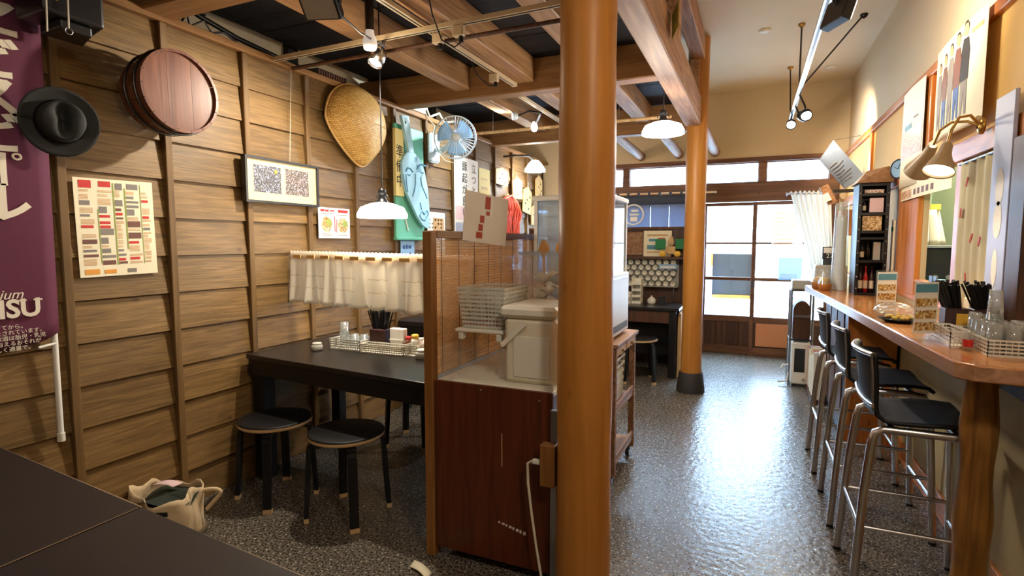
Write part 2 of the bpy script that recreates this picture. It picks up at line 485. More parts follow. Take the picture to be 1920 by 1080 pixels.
def floor_material():
    m, n, l, b = newmat('speckled_floor')
    tc = n.new('ShaderNodeTexCoord')
    def vor(scale, lo, hi, seed):
        mp = n.new('ShaderNodeMapping'); mp.inputs['Location'].default_value = (seed, seed*2, 0)
        l.new(tc.outputs['Object'], mp.inputs['Vector'])
        v = n.new('ShaderNodeTexVoronoi'); v.inputs['Scale'].default_value = scale; v.voronoi_dimensions = '2D'
        l.new(mp.outputs[0], v.inputs['Vector'])
        r = n.new('ShaderNodeMapRange'); r.inputs['From Min'].default_value = lo; r.inputs['From Max'].default_value = hi
        r.inputs['To Min'].default_value = 1; r.inputs['To Max'].default_value = 0
        l.new(v.outputs['Distance'], r.inputs['Value']); return r
    no = n.new('ShaderNodeTexNoise'); no.inputs['Scale'].default_value = 2.2; no.inputs['Detail'].default_value = 5
    l.new(tc.outputs['Object'], no.inputs['Vector'])
    base = n.new('ShaderNodeMix'); base.data_type = 'RGBA'
    base.inputs[6].default_value = rgb(88,80,70); base.inputs[7].default_value = rgb(112,104,92)
    l.new(no.outputs['Fac'], base.inputs[0])
    dk = vor(62, 0.20, 0.34, 0.3); lt = vor(28, 0.06, 0.11, 4.1); l2 = vor(80, 0.06, 0.14, 8.3)
    m1 = n.new('ShaderNodeMix'); m1.data_type = 'RGBA'; m1.inputs[7].default_value = rgb(34,31,29)
    l.new(dk.outputs[0], m1.inputs[0]); l.new(base.outputs[2], m1.inputs[6])
    m2 = n.new('ShaderNodeMix'); m2.data_type = 'RGBA'; m2.inputs[7].default_value = rgb(126,117,104)
    l.new(l2.outputs[0], m2.inputs[0]); l.new(m1.outputs[2], m2.inputs[6])
    m3 = n.new('ShaderNodeMix'); m3.data_type = 'RGBA'; m3.inputs[7].default_value = rgb(196,188,172)
    l.new(lt.outputs[0], m3.inputs[0]); l.new(m2.outputs[2], m3.inputs[6])
    l.new(m3.outputs[2], b.inputs['Base Color'])
    b.inputs['Roughness'].default_value = 0.26
    b.inputs['Specular IOR Level'].default_value = 0.6
    nb = n.new('ShaderNodeTexNoise'); nb.inputs['Scale'].default_value = 34; nb.inputs['Detail'].default_value = 3
    l.new(tc.outputs['Object'], nb.inputs['Vector'])
    bp = n.new('ShaderNodeBump'); bp.inputs['Strength'].default_value = 0.30; bp.inputs['Distance'].default_value = 0.012
    l.new(nb.outputs['Fac'], bp.inputs['Height']); l.new(bp.outputs['Normal'], b.inputs['Normal'])
floor_material()

def weave_material():
    m, n, l, b = newmat('bamboo_weave')
    tc = n.new('ShaderNodeTexCoord')
    br = n.new('ShaderNodeTexBrick'); br.inputs['Scale'].default_value = 1.0
    br.inputs['Brick Width'].default_value = 0.022; br.inputs['Row Height'].default_value = 0.011
    br.inputs['Mortar Size'].default_value = 0.0012; br.inputs['Mortar Smooth'].default_value = 0.6
    br.inputs['Color1'].default_value = rgb(250,206,118); br.inputs['Color2'].default_value = rgb(228,174,86); br.inputs['Mortar'].default_value = rgb(140,94,40)
    sp = n.new('ShaderNodeSeparateXYZ'); cb = n.new('ShaderNodeCombineXYZ')
    l.new(tc.outputs['Object'], sp.inputs[0]); l.new(sp.outputs[1], cb.inputs[0]); l.new(sp.outputs[2], cb.inputs[1])
    l.new(cb.outputs[0], br.inputs['Vector']); l.new(br.outputs['Color'], b.inputs['Base Color'])
    b.inputs['Roughness'].default_value = 0.5
    bp = n.new('ShaderNodeBump'); bp.inputs['Strength'].default_value = 0.7; bp.inputs['Distance'].default_value = 0.003; bp.invert = True
    l.new(br.outputs['Fac'], bp.inputs['Height']); l.new(bp.outputs['Normal'], b.inputs['Normal'])
weave_material()

def photo_material(name, sky, a, b_, seed):
    m, n, l, b = newmat(name)
    tc = n.new('ShaderNodeTexCoord')
    mp = n.new('ShaderNodeMapping'); mp.inputs['Location'].default_value = (seed, seed, seed); mp.inputs['Scale'].default_value = (46,46,46)
    l.new(tc.outputs['Object'], mp.inputs['Vector'])
    v = n.new('ShaderNodeTexVoronoi'); v.inputs['Scale'].default_value = 3.0; l.new(mp.outputs[0], v.inputs['Vector'])
    r = n.new('ShaderNodeValToRGB')
    r.color_ramp.elements[0].color = a; r.color_ramp.elements[1].color = sky
    e = r.color_ramp.elements.new(0.5); e.color = b_
    sx = n.new('ShaderNodeSeparateColor'); l.new(v.outputs['Color'], sx.inputs[0]); l.new(sx.outputs[0], r.inputs[0])
    l.new(r.outputs[0], b.inputs['Base Color']); b.inputs['Roughness'].default_value = 0.4
photo_material('photo_a', rgb(150,160,186), rgb(40,42,56), rgb(92,86,76), 1.0)
photo_material('photo_b', rgb(180,168,178), rgb(46,50,58), rgb(112,94,72), 5.0)
photo_material('photo_food', rgb(240,230,200), rgb(120,70,30), rgb(206,160,70), 9.0)
photo_material('photo_crowd', rgb(240,220,180), rgb(120,70,40), rgb(210,140,80), 3.0)
photo_material('photo_cover', rgb(232,214,210), rgb(150,80,60), rgb(220,190,160), 7.0)
# ---------------------------------------------------------------- the setting
LXW = -2.714; RXW = 0.935; RXL = 0.905; YB = 7.30; YF = -2.6
fl = struct(MB().box(-3.2, 1.6, YF, YB + 0.1, -0.08, 0).build('floor', 'speckled_floor'), 'grey speckled rubber floor running through the whole eatery', 'floor')

# left wall: backing, lap boards bay by bay, battens, top trim
wl = struct(MB().box(-2.80, -2.735, YF, YB, 0, 2.45).build('wall_left', 'dark_void'), 'brown lap-boarded wooden wall with vertical battens', 'wall')
BAT = [1.378 + 0.4715 * k for k in range(-3, 13)]
bm = MB()
L = 0.4715
prof = [(-2.688, 0.0), (-2.7065, 0.205), (-2.7255, 0.205), (-2.707, 0.0)]
vs = []
for y in (-L/2 + .001, L/2 - .001):
    for (x, z) in prof: vs.append((x + 2.70, y, z))
bm.add(vs, [(0,1,2,3),(7,6,5,4),(0,4,5,1),(1,5,6,2),(2,6,7,3),(3,7,4,0)])
b0 = bm.build('lap_board', 'lap_board', wl, w=False)
first = True
base_z = 0
for y0 in BAT[:-1] + [BAT[-1]]:
    for k in range(13):
        z = -0.007 + 0.189 * k
        yc = y0 + L/2
        if yc + L/2 > YB: continue
        o = b0 if first else cp(b0, wl)
        o.location = V((-2.70 + random.uniform(-.002,.001), yc, max(z, 0.001) + random.uniform(-.0015, .0015))) - wl.location
        o.rotation_euler = (0, random.uniform(-.008,.008), 0)
        first = False
MB().box(-2.735, -2.70, YF, BAT[0], 0, 2.45).build('plain_boarding', 'lap_board', wl)
t0 = None
for y in BAT:
    if t0 is None:
        t0 = MB().cbox(-0.024, 0.024, -0.018, 0.018, 0, 2.45, .003).build('batten', 'batten_wood', wl, w=False); o = t0
    else: o = cp(t0, wl)
    o.location = V((-2.694, y, 0)) - wl.location
struct(MB().cbox(-2.80, -2.660, YF, YB, 2.45, 2.488, .004).build('trim_1', 'rail_wood'), 'wooden cap rail along the top of the boarded wall', 'trim')
ws = struct(MB().box(-3.18, -3.10, YF, YB, 0, 3.2).build('wall_upper', 'attic_plaster'), 'pale set-back plaster wall above the boarding', 'wall')
for y in (0.9, 2.08, 3.02, 3.96, 4.9, 5.84):
    MB().box(-3.10, -3.05, y, y + 0.09, 2.4, 3.15).build('stud', 'dark_void', ws)
MB().box(-3.10, -2.74, YF, YB, 2.30, 2.32).build('ledge', 'dark_void', ws)

# ceilings
struct(MB().box(-3.2, 1.6, YF, YB + .1, 3.20, 3.28).build('ceiling', 'cream_ceiling'), 'cream plaster ceiling high above the aisle', 'ceiling')
cl = struct(MB().box(-2.92, -0.60, -0.6, 5.62, 2.722, 2.74).build('ceiling_planked', 'dark_void'), 'black plank ceiling over the seating side', 'ceiling')
pk = None
for k in range(34):
    y = -0.5 + k * 0.18
    if pk is None:
        pk = MB().box(-1.06, 1.245, -0.087, 0.087, -0.01, 0.01).build('plank', 'black_plank', cl, w=False); o = pk
    else: o = cp(pk, cl)
    o.location = V((-1.855, y, 2.712 + (k % 2) * .002)) - cl.location

# beams
def xbeam(y0, y1, z0, z1, x0, x1, label, mat='beam_x', name='cross_beam'):
    return struct(MB().cbox(x0, x1, y0, y1, z0, z1, .008).build(name, mat), label, 'beam')
xbeam(1.74, 1.90, 2.47, 2.70, -3.05, -0.60, 'thick brown cross beam at the top left corner above the barrel')
xbeam(3.77, 3.90, 2.47, 2.70, -3.05, -0.60, 'brown cross beam above the wall fan')
xbeam(5.52, 5.64, 2.44, 2.70, -3.05, -0.60, 'brown cross beam farthest towards the windows')
xbeam(-0.10, 0.04, 2.47, 2.70, -3.05, -0.60, 'cross beam above the dark front table')
n_j = {-2.07: 'leftmost', -1.55: 'middle', -1.02: 'right-hand'}
for x, nm in n_j.items():
    for (a, b, t) in ((0.04, 1.74, 'over the front table'), (1.90, 3.77, 'over the black dining table'), (3.90, 5.52, 'beyond the fan')):
        struct(MB().cbox(x - .065, x + .065, a, b, 2.53, 2.70, .006).build('joist', 'beam_y'), nm + ' pale brown ceiling joist ' + t, 'beam')
struct(MB().cbox(-0.60, -0.47, -1.0, 5.20, 2.41, 2.66, .008).build('edge_beam', 'edge_beam_wood'), 'long pale edge beam meeting the round pillar by the aisle', 'beam')
struct(MB().cbox(-0.56, -0.45, -1.0, 5.22, 2.98, 3.17, .006).build('upper_beam', 'edge_beam_wood'), 'upper pale beam under the cream ceiling, above the edge beam', 'beam')
for k, y in enumerate((1.0, 1.95, 3.84, 5.22)):
    struct(MB().cbox(-0.57, -0.49, y-.05, y+.05, 2.66, 2.98, .004).build('strut_post', 'edge_beam_wood'), 'short strut post between the two aisle beams, ' + ('nearest to the camera', 'second from the camera', 'third from the camera', 'farthest, at the aisle pillar')[k], 'post')
for k, (x, w_) in enumerate(((-1.40, 'leftmost'), (-0.93, 'middle'), (-0.50, 'right-hand'))):
    m = MB(); m.tube([(x-.03, 5.62 if k < 2 else 5.45, 2.56), (x, 6.4, 2.52), (x + .02, YB - .01, 2.49)], [.05, .05, .056], 14)
    struct(m.build('log_rafter', 'cart_wood'), w_ + ' peeled log rafter running to the window wall', 'beam')

# pillars
def pillar(x, y, r, z1, label):
    rt = thing('round_pillar', label, 'pillar', (x, y, 0)); rt['kind'] = 'structure'
    m = MB(); pr_ = []
    for k in range(13):
        pr_.append((r * (1 + 0.025 * math.sin(k * 1.7) - .012 * k / 12), z1 * k / 12))
    m.lathe(pr_, (0,0,0), n=28); m.add([(r*.98*math.cos(2*PI*k/28), r*.98*math.sin(2*PI*k/28), z1) for k in range(28)], [tuple(range(28))])
    m.build('shaft', 'pillar_wood', rt, w=False)
    return rt
p1 = pillar(-0.563, 1.95, 0.102, 2.42, 'thick golden round log pillar standing in the foreground')
p2 = pillar(-0.505, 5.28, 0.092, 3.18, 'golden round log pillar standing in the aisle by the windows')
MB().lathe([(.128, 0), (.128, .02), (.108, .17), (.100, .185)], (0,0,0.001), n=28).build('foot_cover', 'rubber_foot', p2, w=False)

# right wall (plaster above, mustard panels, opening to the kitchen)
OY0, OY1, OZ0, OZ1 = 3.42, 4.10, 1.06, 1.78
m = MB()
m.box(RXW, RXW + .03, YF, YB, 1.86, 3.2); m.box(RXW, RXW + .03, YF, OY0, OZ0, 1.86); m.box(RXW, RXW + .03, OY1, YB, OZ0, 1.86)
m.box(RXW, RXW + .03, OY0, OY1, OZ1, 1.86)
wr = struct(m.build('wall_right', 'cream_plaster'), 'cream plaster wall above the counter', 'wall')
MB().box(RXL, RXW + .03, YF, YB, 0, OZ0 - .03).build('lower_wall', 'lower_plaster', wr)
for (a, b_) in ((0.5, 3.95), (4.02, 4.50), (4.60, 5.75), (5.83, 7.29)):
    MB().box(RXW - .008, RXW, a, b_, 1.87, 2.345).build('panel', 'mustard_panel', wr)
for (a, b_) in ((4.60, 5.75), (5.83, 7.29)):
    MB().box(RXW - .008, RXW, a, b_, 1.02, 1.77).build('panel', 'mustard_panel', wr)
MB().cbox(RXW - .035, RXW, 0.3, YB, 2.345, 2.40, .004).build('rail', 'orange_wood_y', wr)
MB().cbox(RXW - .035, RXW, 0.3, YB, 1.775, 1.87, .004).build('rail', 'orange_wood_y', wr)
for (a, b_, z0, z1) in ((4.50, 4.60, 1.0, 2.345), (3.95, 4.02, 1.87, 2.345), (5.75, 5.83, 1.0, 2.345), (4.10, 4.50, 1.03, 1.775), (3.34, 3.42, 1.03, 1.775)):
    MB().cbox(RXW - .030, RXW + .002, a, b_, z0, z1, .004).build('upright', 'orange_wood_z', wr)
MB().cbox(RXW - .055, RXW, 2.56, 2.69, 1.03, 1.775, .004).build('dark_upright', 'dark_panel_wood', wr)
MB().cbox(RXW - .04, RXW + .03, YF, YB, OZ0 - .03, OZ0, .004).build('sill', 'orange_wood_y', wr)
struct(MB().cbox(RXL - .018, RXL, YF, YB, 0, 0.12, .003).build('baseboard_right', 'orange_wood_y'), 'orange wooden baseboard under the counter', 'baseboard')
# kitchen seen through the hatch
kw = struct(MB().box(1.52, 1.6, 2.3, 6.4, 0, 3.2).box(.98, 1.6, 2.25, 2.3, 0, 3.2).box(.98, 1.6, 6.4, 6.45, 0, 3.2).build('wall_kitchen', 'kitchen_wall'), 'pale green kitchen wall beyond the hatch', 'wall')

# wall behind the camera
struct(MB().box(-3.2, 1.6, YF - .1, YF, 0, 3.2).build('wall_front', 'cream_plaster'), 'cream wall behind the camera', 'wall')

# back wall with transom lights, windows and sliding doors
m = MB()
m.box(-3.2, 1.6, YB, YB + .12, 2.40, 3.2); m.box(-3.2, -2.35, YB, YB + .12, 0, 2.40); m.box(0.86, 1.6, YB, YB + .12, 0, 2.40)
m.box(-2.35, -0.66, YB, YB + .12, 0, 0.85)
wb = struct(m.build('wall_back', 'cream_plaster'), 'cream plaster wall above the shop windows', 'wall')
for (a, b_, z0, z1, nm) in ((-2.35, 0.86, 2.345, 2.40, 'head_rail'), (-2.35, 0.86, 1.875, 2.105, 'lintel'), (-0.70, -0.60, 0, 1.875, 'door_post'), (0.80, 0.86, 0, 1.875, 'door_post')):
    MB().cbox(a, b_, YB - .03, YB + .08, z0, z1, .005).build(nm, 'window_wood', wb)
for i, x in enumerate((-2.30, -1.57, -0.70, 0.06, 0.80)):
    MB().cbox(x - .045, x + .045, YB - .02, YB + .07, 2.105, 2.345, .004).build('mullion', 'window_wood', wb)
def window(n, x0, x1, z0, z1, label, vert=(), hor=(), fw=.035, y=YB + .03):
    r = thing('window_%d' % n, label, 'window', (x0, y, z0)); r['kind'] = 'structure'
    MB().box(x0, x1, y, y + .004, z0, z1).build('pane', 'pane', r)
    f = MB()
    f.box(x0, x0 + fw, y - .015, y + .02, z0, z1); f.box(x1 - fw, x1, y - .015, y + .02, z0, z1)
    f.box(x0 + fw, x1 - fw, y - .015, y + .02, z0, z0 + fw); f.box(x0 + fw, x1 - fw, y - .015, y + .02, z1 - fw, z1)
    f.build('frame', 'window_wood', r)
    for x in vert: MB().box(x - .013, x + .013, y - .012, y + .016, z0, z1).build('muntin', 'window_wood', r)
    for z in hor: MB().box(x0, x1, y - .012, y + .016, z - .012, z + .012).build('muntin', 'window_wood', r)
    return r
window(1, -2.26, -1.61, 2.105, 2.345, 'narrow transom window farthest left', fw=.012)
window(2, -1.53, -0.74, 2.105, 2.345, 'bright transom window above the blue shop curtain', fw=.012)
window(3, -0.66, 0.02, 2.105, 2.345, 'bright transom window right of the round pillar', fw=.012)
window(4, 0.10, 0.76, 2.105, 2.345, 'bright transom window nearest the counter wall', fw=.012)
window(5, -2.35, -1.50, 0.85, 1.875, 'shop window left of the blue curtain')
window(6, -1.50, -0.70, 0.85, 1.875, 'shop window behind the blue shop curtain')
def door(n, x0, x1, y, label, kick):
    r = thing('door_%d' % n, label, 'door', (x0, y, 0)); r['kind'] = 'structure'
    for (a, b_) in ((x0, x0 + .045), (x1 - .045, x1)): MB().cbox(a, b_, y - .018, y + .018, 0, 1.87, .003).build('stile', 'window_wood', r)
    for (z0, z1) in ((0, .10), (.40, .475), (.915, .955), (1.36, 1.385), (1.83, 1.87)):
        MB().cbox(x0 + .045, x1 - .045, y - .015, y + .015, z0, z1, .003).build('rail', 'window_wood', r)
    MB().box(x0 + .04, x1 - .04, y + .006, y + .012, .05, .42).build('kick_backing', kick, r)
    n_b = 4; w_ = (x1 - x0 - .09) / n_b
    for k in range(n_b): MB().cbox(x0 + .045 + k*w_ + .001, x0 + .045 + (k+1)*w_ - .001, y - .008, y + .008, .10, .40, .003).build('kick_board', kick, r)
    for (z0, z1) in ((.475, .915), (.955, 1.36), (1.385, 1.83)): MB().box(x0 + .045, x1 - .045, y - .002, y + .002, z0, z1).build('pane', 'pane', r)
    MB().cbox(x0 + .012, x0 + .030, y - .024, y - .017, .82, .94, .003).build('finger_pull', 'dark_steel', r)
    return r
door(1, -0.60, 0.02, YB + .035, 'left glazed sliding door with brown kick boards', 'dark_panel_wood')
door(2, -0.03, 0.80, YB - .005, 'right glazed sliding door partly behind the white curtain', 'dark_panel_wood')
tag(MB().cbox(0.045, 0.44, YB - .036, YB - .026, .12, .40, .002).build('kick_plate', 'orange_board'), 'plain orange board fixed to the foot of the sliding door', 'board')

# outside
struct(MB().box(-14, 14, YB + .1, 20, -0.25, -0.10).build('ground_outside', 'street_grey'), 'pale sunlit street outside the doors', 'street')
fb = struct(MB().box(-14, 14, 15.0, 15.3, -0.1, 6.0).build('facade_outside', 'street_white'), 'white building across the street', 'building')
sg = thing('street_sign_board', 'dark slate sign board standing outside the glass door', 'sign', (-0.18, 8.6, -0.10))
MB().cbox(-0.58, 0.0, 8.6, 8.64, .62, 1.22, .004).build('board', 'sign_slate', sg)
for x in (-0.57, -0.01): MB().box(x - .015, x + .015, 8.57, 8.66, -0.10, 1.22).build('leg', 'orange_wood_z', sg)
MB().box(-0.58, 0.0, 8.58, 8.65, .57, .62).build('sill', 'orange_wood_z', sg)
# ---------------------------------------------------------------- left wall: things hung on the boarding
# beer banner
X0 = -2.640
bn = thing('beer_banner', 'maroon vertical beer banner with white lettering on a white pole', 'banner', (X0, 1.05, 0.55))
MB().grid(lambda a, b: V((X0 + .006*math.sin(a*7+b*3), 0.70 + a*(.612 + .010*b) , 0.93 + .050*a + .06*max(0, a-.9)*10*.5 + b*(1.57 - .055*a))), 14, 26).build('cloth', 'maroon_cloth', bn, solid=.0015)
XT = X0 + .010
for i, (ch, z, hh) in enumerate((('ヱ', 2.215, .150), ('ビ', 2.06, .150), ('ス', 1.925, .15), ('ビ', 1.785, .15), ('ー', 1.66, .13), ('ル', 1.525, .15))):
    Mv = FL if ch != 'ー' else FL @ rotz3(-PI/2)
    sx = 1.35 if ch != 'ー' else 1.0
    text(ch, (XT, 1.135 if ch != 'ー' else 1.15, z), Mv, hh * 1.12, 'banner_white', bn, sx=sx, depth=.001, bold=.004)
MB().tube([(XT, 1.207 + .013*math.cos(t), 1.712 + .011*math.sin(t)) for t in [i*2*PI/20 for i in range(21)]], .0045, 6, cap=False).build('lettering', 'banner_white', bn)
text('Premium', (XT, 1.195, 1.178), FL, .052, 'banner_white', bn, align='RIGHT', shear=.35, depth=.001)
text('YEBISU', (XT, 1.252, 1.120), FL, .098, 'banner_white', bn, align='RIGHT', depth=.0012, bold=.003)
for (ya, yb, z) in ((1.028,1.062,1.1535), (1.028,1.062,1.0865), (1.172,1.205,1.1535), (1.228,1.258,1.1535)):
    MB().box(XT - .001, XT + .0012, ya, yb, z - .003, z + .003).build('serif', 'banner_white', bn)
for k, (s, y) in enumerate((('お酒は二十歳になってから。', 1.20), ('法律で禁止されています。', 1.262), ('妊娠中の飲酒は胎児・乳児', 1.262), ('影響を与えるおそれが', 1.245), ('おいしく適量で。', 1.22))):
    text(s, (XT, y, 1.052 - .0215*k), FL, .0205, 'banner_white', bn, align='RIGHT', depth=.0005)
MB().cyl((X0 - .014, 1.302, .565), (X0 - .014, 1.306, 2.50), .011, n=12).build('pole', 'white_paint', bn)
MB().cyl((X0 - .004, 1.24, .955), (X0 - .008, 1.302, .962), .006, n=8).build('pole_arm', 'white_paint', bn)
MB().cyl((X0 - .014, 1.302, .545), (X0 - .014, 1.302, .580), .0145, n=12).build('pole_cap', 'white_plastic', bn)

# fedora hung over the banner edge
ax = V((0.93, -0.28, -0.05)).normalized()
hat = thing('felt_hat', 'black felt fedora hat hung at the edge of the maroon banner', 'hat', (-2.56, 1.325, 1.86))
ho = V((-2.56, 1.325, 1.86))
hx = ax.cross(V((0,0,1))).normalized(); hz = hx.cross(ax)
def hatpt(r, h, an):
    p = ho + ax*h + (hx*math.cos(an)*1.0 + hz*math.sin(an)*1.04)*r
    return p
def brim(a, b):
    an = 2*PI*a; r = .074 + .056*b
    return hatpt(r, .012*(b**2)*(1 if math.sin(an) > -.3 else .2) + .006*math.cos(2*an)*b, an)
MB().cyl((-2.69, 1.335, 1.86), (-2.555, 1.327, 1.86), .008, n=8).build('hanging_peg', 'post_wood', hat)
MB().grid(brim, 36, 5).build('brim', 'felt_black', hat, solid=.004)
def crown(a, b):
    an = 2*PI*a
    if b < .6:
        t = b/.6; r = .082 - .012*t; h = .085*t
    else:
        t = (b-.6)/.4; r = .070*(1-t); h = .085 + .012*math.sin(t*PI/2) - .050*math.exp(-((math.cos(an)*r)/.02)**2)*math.sin(t*PI/2)*1.0
        h += -.015*max(0, math.sin(an))*math.sin(t*PI)
    return hatpt(r, h, an)
MB().grid(crown, 36, 14).build('crown', 'felt_black', hat)
MB().grid(lambda a, b: hatpt(.0835 - .002*b, .003 + .026*b, 2*PI*a), 36, 2).build('hat_band', 'felt_band', hat)

# black loudspeaker
sp = thing('wall_speaker', 'black wall speaker with dangling white cords above the hat', 'speaker', (-2.42, 1.30, 2.17))
m = MB(); m.prism([(-2.56, 1.20, 2.215), (-2.56, 1.45, 2.215), (-2.36, 1.40, 2.215), (-2.36, 1.19, 2.215)], (0,0,1), .26)
m.build('cabinet', 'black_plastic', sp, bevel=.012)
MB().prism([(-2.545, 1.27, 2.178), (-2.545, 1.42, 2.178), (-2.39, 1.37, 2.178), (-2.39, 1.26, 2.178)], (0,0,1), .037).build('lower_taper', 'black_plastic', sp, bevel=.008)
MB().cbox(-2.69, -2.55, 1.26, 1.34, 2.28, 2.36, .004).build('bracket', 'dark_steel', sp)
MB().box(-2.365, -2.355, 1.195, 1.24, 2.26, 2.36).build('yellow_tag', 'yellow_label', sp)
for (y, z, zt) in ((1.195, 2.135, 2.40), (1.265, 2.170, 2.46)):
    MB().tube([(-2.35, y, zt), (-2.346, y + .003, (z+zt)/2), (-2.348, y, z)], .0028, 6).build('cord', 'white_cord', sp)
mr_ = MB(); mr_.tube([(-2.348, 1.265 + .012*math.cos(t), 2.160 + .012*math.sin(t)) for t in [i*2*PI/16 for i in range(17)]], .0018, 5); mr_.build('ring', 'steel', sp)

# wooden tub
tb = thing('wooden_tub', 'round reddish wooden tub hung bottom-out on the wall', 'tub', (-2.665, 1.765, 1.88))
ta = V((1.0, -0.02, 0.03)).normalized(); to = V((-2.665, 1.765, 2.065))
MB().box(-2.69, -2.46, 1.745, 1.785, 2.09, 2.12).build('hanging_peg', 'post_wood', tb)
m = MB()
nst = 18
ta_x = ta.cross(V((0,0,1))).normalized(); ta_z = ta_x.cross(ta)
def tubpt(r, h, an): return to + ta*h + (ta_x*math.cos(an) + ta_z*math.sin(an))*r
for k in range(nst):
    s_ = MB(); a0 = 2*PI*k/nst; a1 = 2*PI*(k+1)/nst - .012
    s_.grid(lambda a, b: tubpt(.168 + .018*b, .05 + .182*b, a0 + (a1-a0)*a), 4, 1)
    s_.grid(lambda a, b: tubpt(.186 - .013*b, .232, a0 + (a1-a0)*a), 4, 1)
    s_.grid(lambda a, b: tubpt(.173 - .002*b, .232 - .03*b, a0 + (a1-a0)*a), 4, 1)
    s_.build('stave', 'tub_wood', tb)
for k in range(3):
    x0, x1 = -.172 + k*.1148, -.172 + (k+1)*.1148 - .001
    pts = []
    for q in range(13):
        u = x0 + (x1-x0)*q/12; hh = math.sqrt(max(0, .172**2 - u*u)); pts.append((u, hh))
    poly = [to + ta*.205 + ta_x*u + ta_z*h for (u, h) in pts] + [to + ta*.205 + ta_x*u - ta_z*h for (u, h) in pts[::-1]]
    MB().prism(poly[::-1], ta, .014).build('bottom_board', 'tub_wood', tb)
for h in (.11, .19):
    MB().tube([tubpt(.1700 + .018*h/.232 + .003, h, 2*PI*i/40) for i in range(41)], .006, 6, cap=False).build('hoop', 'dark_steel', tb)

# printed menu sheet with many small blocks
rnd = random.Random(3)
w_, h_ = .340, .435
red, drk, grn, gry, tan, org = [], [], [], [], [], []
cols = [(.02,.085), (.095,.155), (.165,.205), (.215,.275), (.285,.325)]
for (a, b_) in cols:
    y = .385
    while y > .05:
        hh = rnd.choice((.008,.010,.012,.02,.028))
        t = rnd.random(); x1 = a + (b_-a)*rnd.uniform(.5, 1)
        r_ = (a, y-hh, x1, y)
        if t < .18: red.append((a, y-.012, a + (b_-a)*.75, y))
        elif t < .36: drk.append(r_)
        elif t < .46: tan.append(r_)
        else:
            q = y
            while q > y-hh-.001: gry.append((a, q-.003, x1, q)); q -= .006
        y -= hh + rnd.uniform(.006, .012)
grn = [(.158,.05,.163,.42), (.090,.06,.094,.30), (.208,.12,.213,.40), (.279,.05,.282,.42)]
org = [(.02,.012,.08,.035), (.10,.012,.15,.03)]; red += [(.02,.392,.07,.425), (.10,.40,.15,.425)]; drk += [(.17,.39,.20,.42), (.22,.395,.27,.42), (.20,.012,.24,.03)]
poster('menu_sheet', 'large cream menu sheet with red and grey print between two battens', 'poster', (-2.682, 1.428, 1.226), FL, w_, h_, 'paper_cream',
       [('red_print', 'ink_red', red), ('dark_print', 'ink_grey', drk), ('green_lines', 'ink_green', grn), ('small_print', 'ink_tan', gry), ('tan_print', 'ink_brown', tan), ('orange_print', 'ink_orange', org)], rot=.022, curl=.004)

# framed double photo
fr = thing('framed_picture', 'black framed picture with two crowd photos in a cream mount', 'picture', (-2.66, 2.545, 1.61))
y0, y1, z0, z1 = 2.262, 2.832, 1.612, 1.876; fx = -2.667
for (a, b_, c, d) in ((y0, y1, z0, z0+.014), (y0, y1, z1-.014, z1), (y0, y0+.014, z0+.014, z1-.014), (y1-.014, y1, z0+.014, z1-.014)):
    MB().box(fx, fx + .035, a, b_, c, d).build('frame_bar', 'black_plastic', fr)
MB().box(fx + .004, fx + .022, y0 + .014, y1 - .014, z0 + .014, z1 - .014).build('mount', 'mat_board', fr)
MB().box(fx + .022, fx + .0235, y0 + .065, y0 + .265, z0 + .062, z1 - .045).build('photo', 'photo_a', fr)
MB().box(fx + .022, fx + .0235, y0 + .300, y0 + .490, z0 + .062, z1 - .045).build('photo', 'photo_b', fr)
MB().lathe([(0.0001,0),(.012,0),(.012,.001),(0.0001,.001)], (fx + .0245, y0 + .225, z0 + .19), (1,0,0), 14).build('emblem', 'yellow_label', fr)
MB().tube([(-2.664, 2.62, 1.87), (-2.664, 2.655, 2.45)], .0016, 5).build('hanging_wire', 'white_cord', fr)

# small dish poster
r, P, M2 = poster('dish_poster', 'small cream poster with two bowl pictures beside the framed photos', 'poster', (-2.664, 2.85, 1.41), FL, .310, .208, 'paper_white',
    [('heading', 'ink_red', [(.02,.180,.06,.196),(.065,.180,.10,.194),(.11,.183,.155,.192),(.19,.178,.29,.197)]),
     ('small_print', 'ink_grey', [(.02,.166,.15,.171),(.19,.160,.28,.165),(.03,.018,.12,.023),(.03,.030,.13,.034),(.18,.020,.28,.024)]),
     ('red_column', 'ink_red', [(.152,.045,.160,.15),(.17,.04,.178,.13)])])
for (cx, cy) in ((.078, .095), (.238, .090)):
    q = MB(); q.add([P(cx + .052*math.cos(t), cy + .052*math.sin(t), .002) for t in [i*2*PI/20 for i in range(20)]], [tuple(range(20))]); q.build('bowl_picture', 'photo_food', r)
    q = MB(); q.add([P(cx + .02 + .026*math.cos(t), cy + .012 + .024*math.sin(t), .0026) for t in [i*2*PI/14 for i in range(14)]], [tuple(range(14))]); q.build('green_garnish', 'ink_green', r)

